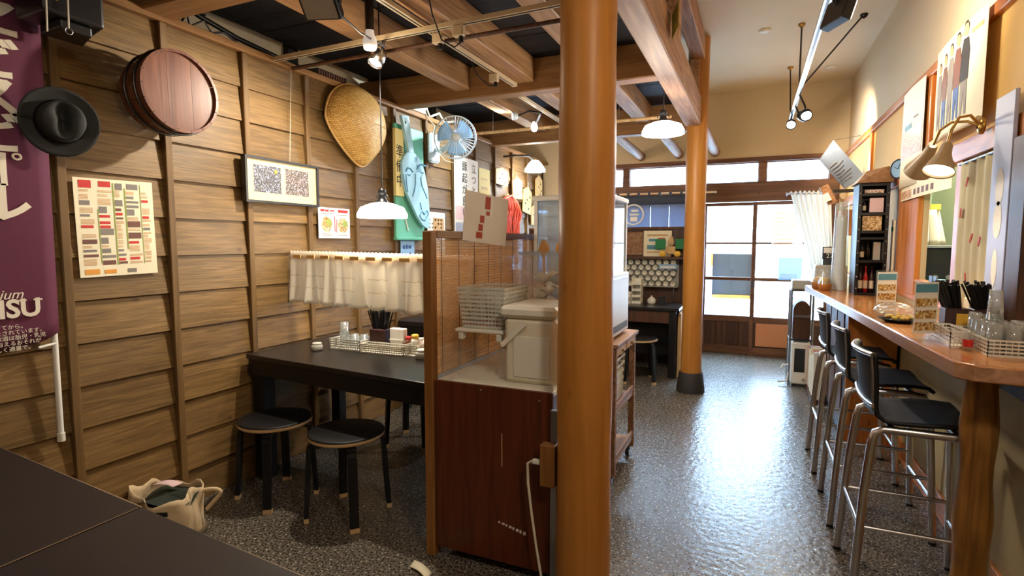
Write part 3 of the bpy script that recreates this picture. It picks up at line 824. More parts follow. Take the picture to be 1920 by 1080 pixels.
# woven winnowing basket
mark0 = set(bpy.data.objects)
bk = thing('winnowing_basket', 'golden woven bamboo winnowing basket with a pointed lower end', 'basket', (-2.66, 3.36, 1.97))
def outline(t):
    # t 0..1 round the rim, local (y, z)
    a = 2*PI*t
    y = .30*math.cos(a); z = .27*math.sin(a)
    if z < 0:
        k = -math.sin(a); y = .30*math.cos(a)*(1 - .45*k*k) + .05*k; z = -.285*k**1.15
    return y, z
def dome(a, b):
    y, z = outline(a); s_ = math.sin(b*PI/2)
    q = 1 - (1-s_)*1.0
    return V((-2.655 + .15*math.cos(b*PI/2)*(1 - .25*max(0,-z*3)*q), 3.30 + y*q, 2.235 + z*q))
MB().grid(lambda a, b: dome(a, 1-b), 40, 10).build('woven_shell', 'bamboo_weave', bk, solid=.004)
MB().tube([(-2.653, 3.30 + outline(i/40)[0]*1.01, 2.235 + outline(i/40)[1]*1.01) for i in range(41)], .009, 6, cap=False).build('rim', 'bamboo_rod', bk)

# green board with the carved paddle
gb = thing('green_board', 'tall green painted board fixed to the wall', 'board', (-2.655, 3.97, 1.40))
MB().cbox(-2.668, -2.645, 3.77, 4.185, 1.42, 2.33, .004).build('panel', 'green_board', gb)
MB().cbox(-2.666, -2.625, 3.755, 4.195, 1.40, 1.425, .006).build('ledge', 'green_board', gb)
MB().tube([(-2.642, 3.885, 1.60), (-2.640, 3.90, 1.55), (-2.642, 3.915, 1.52), (-2.640, 3.93, 1.48)], .007, 6).build('white_mark', 'white_paint', gb)
pd = thing('carved_paddle', 'pale blue wooden paddle carved with a long face on the green board', 'carving', (-2.64, 3.98, 1.5))
def PF(y, z, d=0): return (-2.6135 + d, y, z)
blade = [(3.79, 2.02), (3.815, 2.07), (3.865, 2.11), (3.93, 2.125), (4.0, 2.11), (4.07, 2.06), (4.12, 1.98), (4.165, 1.84), (4.185, 1.68), (4.185, 1.52), (4.15, 1.505), (4.08, 1.53), (4.0, 1.60), (3.92, 1.70), (3.84, 1.80), (3.80, 1.90)]
MB().prism([PF(y, z) for (y, z) in blade[::-1]], (1,0,0), .022).build('blade', 'paddle_blue', pd)
MB().prism([PF(y, z) for (y, z) in ((3.885, 2.11), (3.955, 2.115), (3.885, 2.40), (3.79, 2.39))], (1,0,0), .026).build('handle', 'paddle_blue', pd)
MB().prism([PF(y, z, .024) for (y, z) in ((3.832, 2.33), (3.848, 2.33), (3.848, 2.352), (3.832, 2.352))], (1,0,0), .003).build('hanging_hole', 'ink_black', pd)
def stroke(pts, r=.005, nm='carved_line', mt='carve_blue', par=None, d=.0235):
    MB().tube([PF(y, z, d) for (y, z) in pts], r, 5).build(nm, mt, par or pd)
stroke([(3.835,1.955),(3.86,1.985),(3.90,1.985),(3.935,1.96)], .007); stroke([(4.0,2.0),(4.04,2.03),(4.09,2.04),(4.13,2.03)], .007)
stroke([(3.86,1.935),(3.885,1.925),(3.90,1.935)]); stroke([(4.06,1.975),(4.085,1.965),(4.10,1.975)])
stroke([(3.97,1.95),(3.975,1.87),(3.95,1.80),(3.93,1.76)]); stroke([(4.05,1.93),(4.07,1.86),(4.12,1.80),(4.15,1.76)])
stroke([(3.84,1.93),(3.845,1.86),(3.86,1.79)]); stroke([(4.04,1.72),(4.06,1.66)]); stroke([(4.03,1.61),(4.07,1.65),(4.10,1.62),(4.14,1.66),(4.165,1.63),(4.11,1.57),(4.06,1.58),(4.03,1.61)])
stroke([(3.84,1.76 + .03),(3.80,1.93)], .004)
text('準', (-2.5905, 3.985, 2.06), FL, .05, 'carve_blue', pd)
text('福', (-2.5905, 4.02, 1.995), FL, .07, 'carve_blue', pd)
ss = thing('shop_sign', 'narrow yellow sign with black characters left of the paddle', 'sign', (-2.64, 3.79, 1.77))
MB().cbox(-2.644, -2.615, 3.735, 3.845, 1.76, 2.29, .003).build('plate', 'paper_yellow', ss)
for k, ch in enumerate('準備中'): text(ch, (-2.6142, 3.79, 2.105 - .115*k), FL, .108, 'ink_black', ss)
poster('blue_flyer', 'small pale blue flyer under the green board', 'poster', (-2.664, 3.85, 1.235), FL, .20, .160, 'paper_blue',
    [('print', 'ink_blue', [(.03,.09,.06,.12),(.07,.09,.10,.125),(.11,.092,.15,.12),(.125,.02,.145,.06)])])
poster('hanging_menu', 'white printed menu hung on strings right of the green board', 'poster', (-2.664, 4.27, 1.16), FL, .30, .49, 'paper_white',
    [('print', 'ink_grey', [(.02 + .05*i, .03 + .035*j, .045 + .05*i, .045 + .035*j) for i in range(5) for j in range(12) if (i*7 + j*3) % 4]),
     ('tan_print', 'ink_tan', [(.09,.30,.28,.44)])])

# wall fan
fd = V((0.55, -0.80, -0.22)).normalized(); fc = V((-2.36, 4.24, 2.285))
fx_ = fd.cross(V((0,0,1))).normalized(); fz_ = fx_.cross(fd)
fan = thing('wall_fan', 'white and blue electric wall fan above the tall papers', 'fan', (-2.66, 4.36, 2.10))
MB().cbox(-2.668, -2.615, 4.27, 4.43, 2.10, 2.36, .02).build('wall_mount', 'fan_white', fan)
MB().tube([(-2.62, 4.35, 2.22), (-2.56, 4.34, 2.20), (-2.48, 4.33, 2.23), fc - fd*.10], .022, 10).build('arm', 'fan_white', fan)
MB().lathe([(.0001,-.02),(.045,-.02),(.058,.02),(.058,.09),(.045,.11),(.0001,.11)], fc - fd*.13, fd, 20).build('motor_housing', 'fan_white', fan)
def FP(r, an, h): return fc + fd*h + (fx_*math.cos(an) + fz_*math.sin(an))*r
for h in (0.0, .045):
    MB().tube([FP(.175, 2*PI*i/36, h) for i in range(37)], .006, 6, cap=False).build('guard_ring', 'fan_white', fan)
g = MB()
for k in range(40):
    an = 2*PI*k/40
    g.tube([FP(.035, an, .072), FP(.11, an + .10, .070), FP(.175, an + .14, .045)], .0020, 4, cap=False)
    g.tube([FP(.05, an, -.02), FP(.12, an, -.02), FP(.175, an, 0)], .0014, 4, cap=False)
for r_ in (.075, .125): g.tube([FP(r_, 2*PI*i/32, .068) for i in range(33)], .0014, 4, cap=False)
g.build('guard_wires', 'fan_white', fan)
MB().lathe([(.0001,.082),(.03,.080),(.040,.066),(.040,.05)], fc, fd, 20).build('hub', 'fan_white', fan)
for k in range(3):
    a0 = 2*PI*k/3
    MB().grid(lambda a, b: FP(.035 + .115*b, a0 + (a - .2)*(1.5 - .2*b) , .010 + .030*a), 8, 4).build('blade', 'fan_blue', fan, solid=.002)
MB().tube([(-2.63, 4.33, 2.36), (-2.60, 4.30, 2.42), (-2.64, 4.28, 2.46), (-2.66, 4.25, 2.52)], .005, 6).build('power_cord', 'white_cord', fan)
MB().tube([(-2.61, 4.37, 2.20), (-2.55, 4.40, 2.12), (-2.50, 4.46, 2.11), (-2.47, 4.46, 2.16)], .005, 6).build('loose_cord', 'white_cord', fan)

# tall calligraphy paper and the neighbours
r, P, M2 = poster('calligraphy_paper', 'tall white paper with two columns of brush characters below the fan', 'poster', (-2.664, 4.76, 1.46), FL, .50, .76, 'paper_white',
    [('pink_wash', 'paper_pink', [(.02,.15,.42,.28)]), ('grey_wash', 'paper_bluegrey', [(.02,.02,.42,.12)])], bow=.01)
for k, ch in enumerate('縁起が良い'): text(ch, P(.19, .665 - .112*k, .004), FL, .105, 'ink_black', r)
for k, ch in enumerate('立つと'): text(ch, P(.39, .665 - .112*k, .004), FL, .105, 'ink_brown', r)
poster('yellow_paper', 'pale yellow paper right of the tall brush-lettered paper', 'poster', (-2.664, 5.29, 1.75), FL, .26, .42, 'paper_yellow', [('print', 'ink_tan', [(.05,.30,.2,.32),(.05,.2,.2,.23)])])
def ema(y, z, w, h, rot, label, body):
    r = thing('votive_plaque', label, 'plaque', (-2.66, y, z), 0, 'wooden plaques on the boarded wall')
    M = FL @ rotz3(rot); o = V((-2.664, y, z))
    poly = [o + M @ V(p) for p in ((-w/2,0,0),(w/2,0,0),(w/2,h*.82,0),(0,h,0),(-w/2,h*.82,0))]
    MB().prism(poly, (1,0,0), .012).build('board', 'ema_wood', r)
    q = MB(); rr = random.Random(int(y*100))
    for k in range(4):
        x = -w*.35 + w*.7*rr.random(); zz = h*(.15 + .15*k)
        a = [o + M @ V(p) + V((.0128,0,0)) for p in ((x,zz,0),(x+w*.14,zz,0),(x+w*.14,zz+h*.07,0),(x,zz+h*.07,0))]
        q.add(a, [(0,1,2,3)])
    q.build('writing', body, r)
    q = MB(); q.tube([o + M @ V((0,h*.95,.006)), o + M @ V((0,h*1.18,.006))], .002, 5); q.build('string', 'white_cord', r)
ema(5.86, 2.045, .33, .20, -.02, 'wide wooden plaque with faint writing high on the wall', 'ink_brown')
ema(6.02, 1.66, .20, .30, -.05, 'upright wooden plaque behind the red fringe', 'ink_orange')
ema(6.32, 1.92, .30, .26, .05, 'wooden plaque with a reddish frame beside a lamp clip', 'ink_brick')
ema(6.62, 1.76, .26, .34, -.14, 'tilted plaque with a dark emblem', 'ink_black')
ema(6.90, 1.62, .22, .26, .05, 'small plaque hung lowest of the wooden plaques', 'ink_brown')
ema(7.06, 1.98, .24, .30, 0, 'plaque nearest the window corner', 'ink_brown')
# red fringe
fg = thing('red_fringe', 'bright red knotted fringe hanging below the plaques', 'ornament', (-2.62, 6.08, 1.42))
MB().tube([(-2.64, 5.86, 1.86), (-2.62, 6.05, 1.93), (-2.64, 6.26, 1.86)], .012, 6).build('cord', 'red_net', fg)
q = MB(); rr = random.Random(5)
for k in range(26):
    y = 5.84 + .44*k/25; zt = 1.93 - 1.2*(abs(y-6.05)**2)
    q.tube([(-2.64, y, zt), (-2.61 + rr.uniform(-.015,.015), y + rr.uniform(-.03,.03), zt - .15), (-2.62, y + rr.uniform(-.04,.04), 1.62), (-2.62, y + rr.uniform(-.03,.03), 1.42 + rr.uniform(0,.04))], .0095, 5)
q.build('strands', 'red_net', fg)['kind'] = 'stuff'

for o_ in list(bpy.data.objects):
    if o_ not in mark0 and o_.parent is None:
        o_.location.y *= .981; o_.location.z = 1.38 + (o_.location.z - 1.38)*.981

# ---------------------------------------------------------------- tables and stools
def leg_box(r, x, y, z1, w, mat): MB().cbox(x-w/2, x+w/2, y-w/2, y+w/2, 0, z1, .003).build('leg', mat, r)
t1 = thing('dining_table', 'long black dining table with condiments against the boarded wall', 'table', (-1.98, 2.6, 0))
T1 = [(-2.664, 2.243, .712), (-1.30, 2.093, .712), (-1.30, 2.99, .712), (-2.664, 3.0, .712)]
MB().prism(T1, (0,0,1), .028).build('table_top', 'black_top', t1, bevel=.003)
def apron(r, a, b, z0, z1, th, mat):
    MB().bar((a[0], a[1], (z0+z1)/2), (b[0], b[1], (z0+z1)/2), th, z1-z0).build('apron', mat, r)
apron(t1, (-2.655, 2.262), (-1.31, 2.114), .625, .712, .02, 'black_lacquer'); apron(t1, (-2.655, 2.98), (-1.31, 2.97), .625, .712, .02, 'black_lacquer')
apron(t1, (-1.315, 2.13), (-1.315, 2.96), .625, .712, .02, 'black_lacquer'); apron(t1, (-2.65, 2.28), (-2.65, 2.97), .625, .712, .02, 'black_lacquer')
leg_box(t1, -2.60, 2.305, .712, .085, 'black_lacquer'); leg_box(t1, -1.345, 2.165, .712, .05, 'black_lacquer'); leg_box(t1, -2.61, 2.94, .712, .07, 'black_lacquer'); leg_box(t1, -1.345, 2.93, .712, .05, 'black_lacquer')
t2 = thing('dining_table', 'second black dining table behind the lace curtain', 'table', (-2.0, 4.15, 0))
MB().cbox(-2.664, -1.40, 3.72, 4.55, .70, .74, .003).build('table_top', 'black_top', t2)
for (a, b_) in (((-2.65, 3.74), (-1.42, 3.74)), ((-2.65, 4.53), (-1.42, 4.53))): apron(t2, a, b_, .60, .70, .02, 'black_lacquer')
for (x, y) in ((-2.62, 3.77), (-1.44, 3.77), (-2.62, 4.5), (-1.44, 4.5)): leg_box(t2, x, y, .70, .055, 'black_lacquer')

def make_stool(label, loc, rz):
    r = thing('round_stool', label, 'stool', loc, rz, 'black round stools')
    MB().lathe([(.0001,.440),(.176,.440),(.186,.437),(.188,.430)], n=40).build('seat', 'black_seat', r, w=False)
    MB().lathe([(.188,.430),(.1885,.419),(.184,.412),(.0001,.410)], n=40).build('seat_edge', 'birch_edge', r, w=False)
    for k in range(4):
        a = PI/4 + k*PI/2; M = Matrix.Rotation(a, 3, 'Z'); l_ = MB()
        path = [(.07,.399),(.135,.399),(.160,.394),(.176,.380),(.182,.355),(.192,.2),(.204,.022)]
        lg = MB()
        for i in range(len(path)-1):
            (r0,z0),(r1,z1) = path[i], path[i+1]
            d = V((r1-r0, z1-z0)); nrm = V((-d.y, d.x)).normalized()*.011
            vs = []
            for (rr_, zz) in ((r0,z0),(r1,z1)):
                for s1 in (-1,1):
                    for s2 in (-1,1): vs.append(M @ V((rr_ + nrm.x*s1, s2*.021, zz + nrm.y*s1)))
            lg.add(vs, [(0,1,3,2),(4,6,7,5),(0,4,5,1),(2,3,7,6),(1,5,7,3),(0,2,6,4)])
        lo = lg.build('leg', 'black_lacquer', r, w=False)
        MB().obox(M @ V((.2045, 0, .011)), (.024,.044,.022), M).build('worn_tip', 'birch_edge', lo, w=False)
    return r
st0 = make_stool('black round stool with pale rim, nearer to the boarded wall', (-2.345, 2.145, 0), math.radians(-12))
dup(st0, (-1.855, 2.14, 0), math.radians(3), 'black round stool with pale rim, nearer to the partition cabinet')
dup(st0, (-2.12, 3.14, 0), math.radians(8), 'black round stool on the far side of the black table, nearer the wall')
dup(st0, (-1.62, 3.16, 0), math.radians(20), 'black round stool on the far side of the black table, nearer the blind')

# foreground tables
def front_table(label, x0, x1, skew):
    r = thing('front_table', label, 'table', ((x0+x1)/2, .45, 0))
    f = lambda x: .889 - (x + 2.15)*.0925
    MB().prism([(x0, .08, .715), (x1, .08, .715), (x1, f(x1), .715), (x0, f(x0), .715)], (0,0,1), .025).build('table_top', 'brown_top', r, bevel=.0015)
    e = MB(); e.bar((x0, f(x0) + .0015, .732), (x1, f(x1) + .0015, .736), .003, .007); e.build('worn_edge', 'top_edge_worn', r)
    for (x, y) in ((x0 + .06, .14), (x1 - .06, .14), (x0 + .06, f(x0) - .08), (x1 - .06, f(x1) - .08)): leg_box(r, x, y, .715, .05, 'black_lacquer')
    apron(r, (x0 + .04, f(x0) - .05), (x1 - .04, f(x1) - .05), .63, .715, .02, 'black_lacquer')
    return r
ftb = front_table('dark brown table top in the near corner under the banner', -2.62, -1.346, 0)
front_table('dark brown table top at the lower edge right of the seam', -1.340, -0.42, 0)
e = MB(); e.box(-1.3475, -1.3462, .09, .81, .735, .7404); e.build('worn_edge', 'top_edge_worn', ftb)

# canvas bag on the floor
bag = thing('canvas_bag', 'beige canvas bag with dark green contents slumped on the floor', 'bag', (-2.45, 1.72, 0))
bx, by = -2.535, 1.66
def bagf(a, b):
    an = 2*PI*a; sq = 1/ max(abs(math.cos(an)), abs(math.sin(an)))
    k = .80 + .20*(sq-1)*1.6
    rx, ry = .205*k*(1 - .08*b), .17*k*(1 - .16*b)
    return V((bx + rx*math.cos(an) + .012*math.sin(5*an + 4*b), by + ry*math.sin(an) + .010*math.sin(4*an + 3*b),   .004 + .20*b + .018*b*math.sin(2*an + .6) + .012*math.sin(7*an)*b))
MB().grid(bagf, 36, 8).build('bag_body', 'beige_canvas', bag, solid=.004)
MB().grid(lambda a, b: V((bx + .165*b*math.cos(2*PI*a), by + .125*b*math.sin(2*PI*a), .180 + .03*math.sin(9*a)*b - .02*b + .02*math.sin(6*PI*a)*b)), 24, 5).build('contents', 'dark_green_cloth', bag)
MB().grid(lambda a, b: V((bx - .12 + .12*a, by + .0 + .05*b + .03*a, .200 + .012*math.sin(3*a) )), 5, 3).build('papers', 'paper_pink', bag, solid=.003)
MB().tube([(bx + .13 + .085*math.sin(t*PI), by + .09 + .03*math.sin(t*PI*.8), .185 + .035*math.sin(t*PI*.7) - .13*t*t) for t in [i/10 for i in range(11)]], .010, 7).build('handle', 'beige_canvas', bag)
MB().obox((bx + .145, by - .125, .165), (.05,.006,.02), Matrix.Rotation(.5,3,'Z')).build('buckle', 'black_plastic', bag)

# ---------------------------------------------------------------- lace curtain across the table
cu_a = V((-2.690, 2.64, 1.296)); cu_b = V((-1.262, 2.425, 1.283))
rod = thing('curtain_rod', 'pale wooden curtain rod spanning from the wall to the partition', 'rod', tuple(cu_a))
MB().cyl(cu_a, cu_b, .011, n=12).build('rod', 'bamboo_rod', rod)
lc = thing('lace_curtain', 'white lace cafe curtain with scalloped hem hanging above the table', 'curtain', tuple((cu_a + cu_b)/2))
dn = V((-.15, -1, 0)).normalized()
def lace(a, b):
    p = cu_a.lerp(cu_b, a)
    amp = .006 + .020*(1-b)
    wv = math.sin(a*2*PI*10.3 + .5*math.sin(a*21)) + .5*math.sin(a*2*PI*17 + 1)
    ztop = .030 + .006*abs(math.sin(a*2*PI*24)); zbot = -.283 - .008*abs(math.sin(a*2*PI*19))
    z = zbot + (ztop - zbot)*b
    dip = .016 if b > .85 else 0
    return p + dn*(.016 + amp*wv*(.4 if b > .8 else 1)*(1-b*.45) ) + V((0,0,z))
MB().grid(lace, 260, 14).build('cloth', 'lace', lc, solid=.001)
q = MB()
for row, zz in ((0, .30), (1, .53)):
    for k in range(150):
        a = (k + .5)/150
        if (k // 9) % 3 == 1: continue
        p = lace(a, zz) + dn*.0016; d = (lace(a + .001, zz) - lace(a, zz)).normalized()
        up = V((0,0,1)); s_ = .0026
        q.add([p - d*s_ - up*s_, p + d*s_ - up*s_, p + d*s_ + up*s_, p - d*s_ + up*s_], [(0,1,2,3)])
q.build('eyelets', 'ink_tan', lc)['kind'] = 'stuff'
for k in range(11):
    a0 = .045 + k*.089; p = cu_a.lerp(cu_b, a0); p2_ = cu_a.lerp(cu_b, min(1, a0 + .05))
    MB().bar(p + dn*.040, p2_ + dn*.040, .004, .020).build('rod_pocket_gap', 'bamboo_rod', lc)

# ---------------------------------------------------------------- condiments on the black table
def basket(name, label, x0, x1, y0, y1, z0, h, mat, n=10, m_=4, group=None, rows=4, flare=0.0, hh=.003):
    r = thing(name, label, 'basket', ((x0+x1)/2, (y0+y1)/2, z0), 0, group)
    MB().box(x0, x1, y0, y1, z0, z0 + .003).build('base', mat, r)
    q = MB(); f = flare
    def fr_(t): return x0 - f*t, x1 + f*t, y0 - f*t, y1 + f*t
    for k in range(rows + 1):
        t = (k + .4)/(rows + .4); a, b_, c, d = fr_(t); z = z0 + h*t
        q.box(a, b_, c - .001, c + .001, z - hh, z + hh); q.box(a, b_, d - .001, d + .001, z - hh, z + hh)
        q.box(a - .001, a + .001, c, d, z - hh, z + hh); q.box(b_ - .001, b_ + .001, c, d, z - hh, z + hh)
    A, B, C_, D = fr_(1.0)
    for k in range(n + 1):
        u = k/n
        for (yl, yh) in ((y0, C_), (y1, D)): q.bar((x0 + (x1-x0)*u, yl, z0), (A + (B-A)*u, yh, z0 + h), .004, .0018)
    for k in range(m_ + 1):
        u = k/m_
        for (xl, xh) in ((x0, A), (x1, B)): q.bar((xl, y0 + (y1-y0)*u, z0), (xh, C_ + (D-C_)*u, z0 + h), .004, .0018)
    q.build('lattice', mat, r)
    rim = MB()
    for (p_, q_) in (((A,C_),(B,C_)), ((B,C_),(B,D)), ((B,D),(A,D)), ((A,D),(A,C_))): rim.bar((p_[0],p_[1],z0+h), (q_[0],q_[1],z0+h), .006, .006)
    rim.build('rim', mat, r)
    return r
ZT = .740
def tumbler(x, y, z, label, grp, up=True, h=.085, r0=.030, r1=.024, mat='drink_glass'):
    g = thing('drinking_glass', label, 'glass', (x, y, z), 0, grp)
    prof = [(.0001,.004),(r1-.003,.004),(r0-.002,h),(r0,h),(r1,0),(.0001,0)]
    if not up: prof = [(r_, h - z_) for (r_, z_) in prof]
    MB().lathe(prof, (x,y,z), n=18).build('glass_wall', mat, g)
    return g
basket('condiment_tray', 'white plastic lattice tray holding upturned glasses', -2.335, -2.105, 2.560, 2.700, ZT, .062, 'white_plastic', 14, 6)
gg = 'upturned glasses on the black table'
tumbler(-2.265, 2.615, ZT + .004, 'upturned glass in the lattice tray, lower glass of the stacked pair', gg, False)
tumbler(-2.265, 2.615, ZT + .075, 'upturned glass in the lattice tray, topmost of the stacked pair', gg, False)
tumbler(-2.205, 2.635, ZT + .004, 'upturned glass in the lattice tray, middle one', gg, False)
tumbler(-2.140, 2.645, ZT + .004, 'upturned glass in the lattice tray, next to the chopstick box', gg, False)
basket('condiment_tray', 'long white lattice tray in front of the chopstick box', -2.095, -1.80, 2.545, 2.625, ZT, .050, 'white_plastic', 18, 4)
basket('condiment_tray', 'small white lattice tray at the right end of the condiments', -1.795, -1.705, 2.555, 2.645, ZT, .062, 'white_plastic', 7, 5)
cs = thing('chopstick_holder', 'black chopstick box with a fan of black chopsticks on the black table', 'chopsticks', (-2.045, 2.685, ZT))
MB().cbox(-2.095, -1.985, 2.635, 2.735, ZT, ZT + .125, .004).build('box', 'lacquer_red_dark', cs)
for k in range(60):
    a = random.uniform(-1, 1); b_ = random.uniform(-.8, .8)
    MB().bar((-2.04 + a*.035, 2.685 + b_*.03, ZT + .1), (-2.04 + a*.075, 2.685 + b_*.045, ZT + .232 + random.uniform(-.008,.006)), .006, .006).build('chopstick', 'black_lacquer', cs)
np_ = thing('napkin_holder', 'white napkin holder with funnel-shaped front beside the chopstick box', 'napkins', (-1.915, 2.68, ZT))
MB().cbox(-1.965, -1.865, 2.66, 2.70, ZT + .05, ZT + .135, .004).build('napkins', 'paper_white', np_)
MB().prism([(-1.965, 2.655, ZT + .07), (-1.935, 2.655, ZT), (-1.895, 2.655, ZT), (-1.865, 2.655, ZT + .07)], (0,1,0), .05).build('stand', 'white_plastic', np_)
def jar(name, label, x, y, r, h, body, cap, caph=.016, cat='jar', spout=False):
    j = thing(name, label, cat, (x, y, ZT))
    MB().lathe([(.0001,0),(r*.92,0),(r,.004),(r,h*.8),(r*.8,h),(.0001,h)], (x,y,ZT), n=18).build('body', body, j)
    MB().lathe([(.0001,h),(r*.82,h),(r*.82,h+caph*.8),(r*.6,h+caph),(.0001,h+caph)], (x,y,ZT), n=18).build('cap', cap, j)
    return j
jar('soy_bottle', 'small dark bottle with a red cap', -1.835, 2.665, .020, .075, 'pepper_brown', 'red_plastic', .02, 'bottle')
jar('spice_tin', 'yellow-topped spice tin among the condiments', -1.755, 2.615, .026, .095, 'ceramic', 'yellow_label', .024, 'tin')
jar('sauce_pot', 'white sauce pot behind the spice tin', -1.705, 2.665, .030, .085, 'ceramic', 'white_plastic', .015, 'pot')
jar('pepper_tin', 'small tin with a pinkish label in the right tray', -1.765, 2.685, .024, .075, 'paper_pink', 'white_plastic', .012, 'tin')
jar('ash_jar', 'round glass jar with a pale lid at the left end of the condiments', -2.375, 2.50, .034, .034, 'ceramic_grey', 'ceramic', .012)
jar('ash_jar', 'round glass jar with a pale lid at the right end of the condiments', -1.665, 2.545, .036, .040, 'ceramic_grey', 'ceramic', .014)

# ---------------------------------------------------------------- service cabinet, blind and partition
cb = thing('service_cabinet', 'reddish brown cabinet with a white top beside the foreground pillar', 'cabinet', (-0.97, 2.6, 0))
MB().cbox(-1.243, -0.705, 1.995, 2.012, .045, .790, .002).build('front_panel', 'red_panel_wood', cb)
MB().box(-1.240, -1.225, 2.012, 2.94, .045, .775).build('side_panel', 'red_panel_wood', cb)
MB().box(-0.720, -0.705, 2.012, 2.94, .045, .775).build('side_panel', 'red_panel_wood', cb)
MB().box(-1.225, -0.720, 2.925, 2.94, .045, .775).build('back_panel', 'red_panel_wood', cb)
MB().box(-1.240, -0.705, 2.012, 2.94, .775, .790).build('top_board', 'white_plastic', cb)
MB().box(-1.225, -0.720, 2.012, 2.925, .045, .06).build('floor_board', 'red_panel_wood', cb)
for (x, y) in ((-1.17, 2.08), (-0.78, 2.08), (-1.17, 2.87), (-0.78, 2.87)):
    c_ = MB(); c_.cyl((x-.012, y, .022), (x+.012, y, .022), .022, n=14); c_.box(x-.015, x+.015, y-.012, y+.012, .03, .045); c_.build('caster', 'black_plastic', cb)
for (x, z) in ((-1.02, .77), (-0.76, .755)): MB().lathe([(.0001,.0015),(.004,.0015),(.004,0)], (x, 1.9945, z), (0,-1,0), 10).build('screw', 'steel', cb)
MB().box(-0.925, -0.922, 1.9938, 1.995, .46, .60).build('scratch', 'birch_edge', cb)
q = MB()
for k in range(8): q.box(-0.94 + .016*k, -0.932 + .016*k + .004*(k % 2), 1.9938, 1.995, .215 - .004*k, .222 - .003*k)
q.build('scratch', 'paper_grey', cb)

pt = thing('blind_partition', 'wooden partition frame with a reed blind beside the black table', 'partition', (-1.265, 2.02, 0))
MB().cbox(-1.290, -1.246, 1.985, 2.030, 0, 1.43, .003).build('post', 'post_wood', pt)
MB().cbox(-1.288, -1.248, 3.38, 3.42, 0, 1.43, .003).build('post', 'post_wood', pt)
MB().cbox(-1.290, -1.244, 2.030, 3.38, 1.398, 1.432, .003).build('top_rail', 'rail_wood', pt)
q = MB(); z = .80
while z < 1.395:
    q.tube([(-1.262 + random.uniform(-.001,.001), 2.034, z), (-1.262, 2.6, z + random.uniform(-.0012,.0012)), (-1.262, 3.376, z)], .0028, 5); z += .0068
q.build('reeds', 'sudare', pt)['kind'] = 'stuff'
for k in range(9):
    y = 2.09 + k*.155; MB().bar((-1.2585, y, .80), (-1.2585, y, 1.395), .002, .0022).build('binding_string', 'sudare_string', pt)
MB().box(-1.2335, -1.2315, 2.03, 2.95, .795, 1.39).build('clear_sheet', 'clear_plastic', pt)

# things on the cabinet
ZC = .790
tray = thing('white_tray', 'flat white tray under the cool box', 'tray', (-0.96, 2.25, ZC))
MB().box(-1.17, -0.712, 2.03, 2.55, ZC, ZC + .006).build('base', 'white_plastic', tray)
MB().box(-1.17, -0.712, 2.024, 2.03, ZC, ZC + .018).build('lip', 'white_plastic', tray)
cl_ = thing('cool_box', 'white plastic cool box with a carrying handle on the service cabinet', 'cool box', (-0.83, 2.22, ZC + .006))
zb = ZC + .006
MB().cbox(-0.945, -0.715, 2.06, 2.36, zb, zb + .275, .016).build('body', 'cream_plastic', cl_, bevel=.004)
MB().cbox(-0.958, -0.708, 2.045, 2.372, zb + .275, zb + .325, .014).build('lid', 'white_plastic', cl_)
MB().cbox(-0.90, -0.74, 2.0555, 2.0605, zb + .03, zb + .20, .002).build('front_recess', 'white_plastic', cl_)
MB().bar((-0.948, 2.052, zb + .16), (-0.845, 2.048, zb + .255), .010, .020).build('handle', 'white_plastic', cl_)
MB().bar((-0.955, 2.06, zb + .16), (-0.955, 2.34, zb + .16), .010, .020).build('handle', 'white_plastic', cl_)
# small rack and plastic basket
rk = thing('small_rack', 'low white plastic rack standing on the service cabinet', 'rack', (-1.08, 2.25, ZC))
MB().cbox(-1.20, -0.965, 2.10, 2.40, ZC + .198, ZC + .214, .004).build('deck', 'white_plastic', rk)
for (x, y) in ((-1.185, 2.115), (-0.98, 2.115), (-1.185, 2.385), (-0.98, 2.385)): MB().cbox(x-.010, x+.010, y-.010, y+.010, ZC + .006, ZC + .20, .002).build('leg', 'clear_plastic', rk)
for x in (-1.175, -0.99): MB().cbox(x-.012, x+.012, 2.105, 2.135, ZC + .165, ZC + .198, .003).build('bracket', 'white_plastic', rk)
pb = basket('plastic_basket', 'translucent white basket of cups with a pinkish bottom on the low rack', -1.175, -0.985, 2.13, 2.37, ZC + .215, .175, 'frosted', 12, 14, rows=9, flare=.018, hh=.005)
MB().box(-1.172, -0.988, 2.133, 2.367, ZC + .2185, ZC + .245).build('pink_liner', 'pink_plastic', pb)
for k, (x, y, z, n_) in enumerate(((-1.13, 2.19, .30, 'nearest the post'), (-1.04, 2.20, .31, 'front right'), (-1.10, 2.29, .315, 'back left'), (-1.03, 2.31, .325, 'back right'))):
    c_ = thing('plastic_cup', 'pale plastic cup in the translucent basket, ' + n_, 'cup', (x, y, ZC + z - .055), 0, 'cups in the translucent basket')
    MB().lathe([(.036,0),(.040,.002),(.034,.085),(.0001,.088)], (x, y, ZC + z - .055), n=18).build('cup_wall', 'frosted', c_)
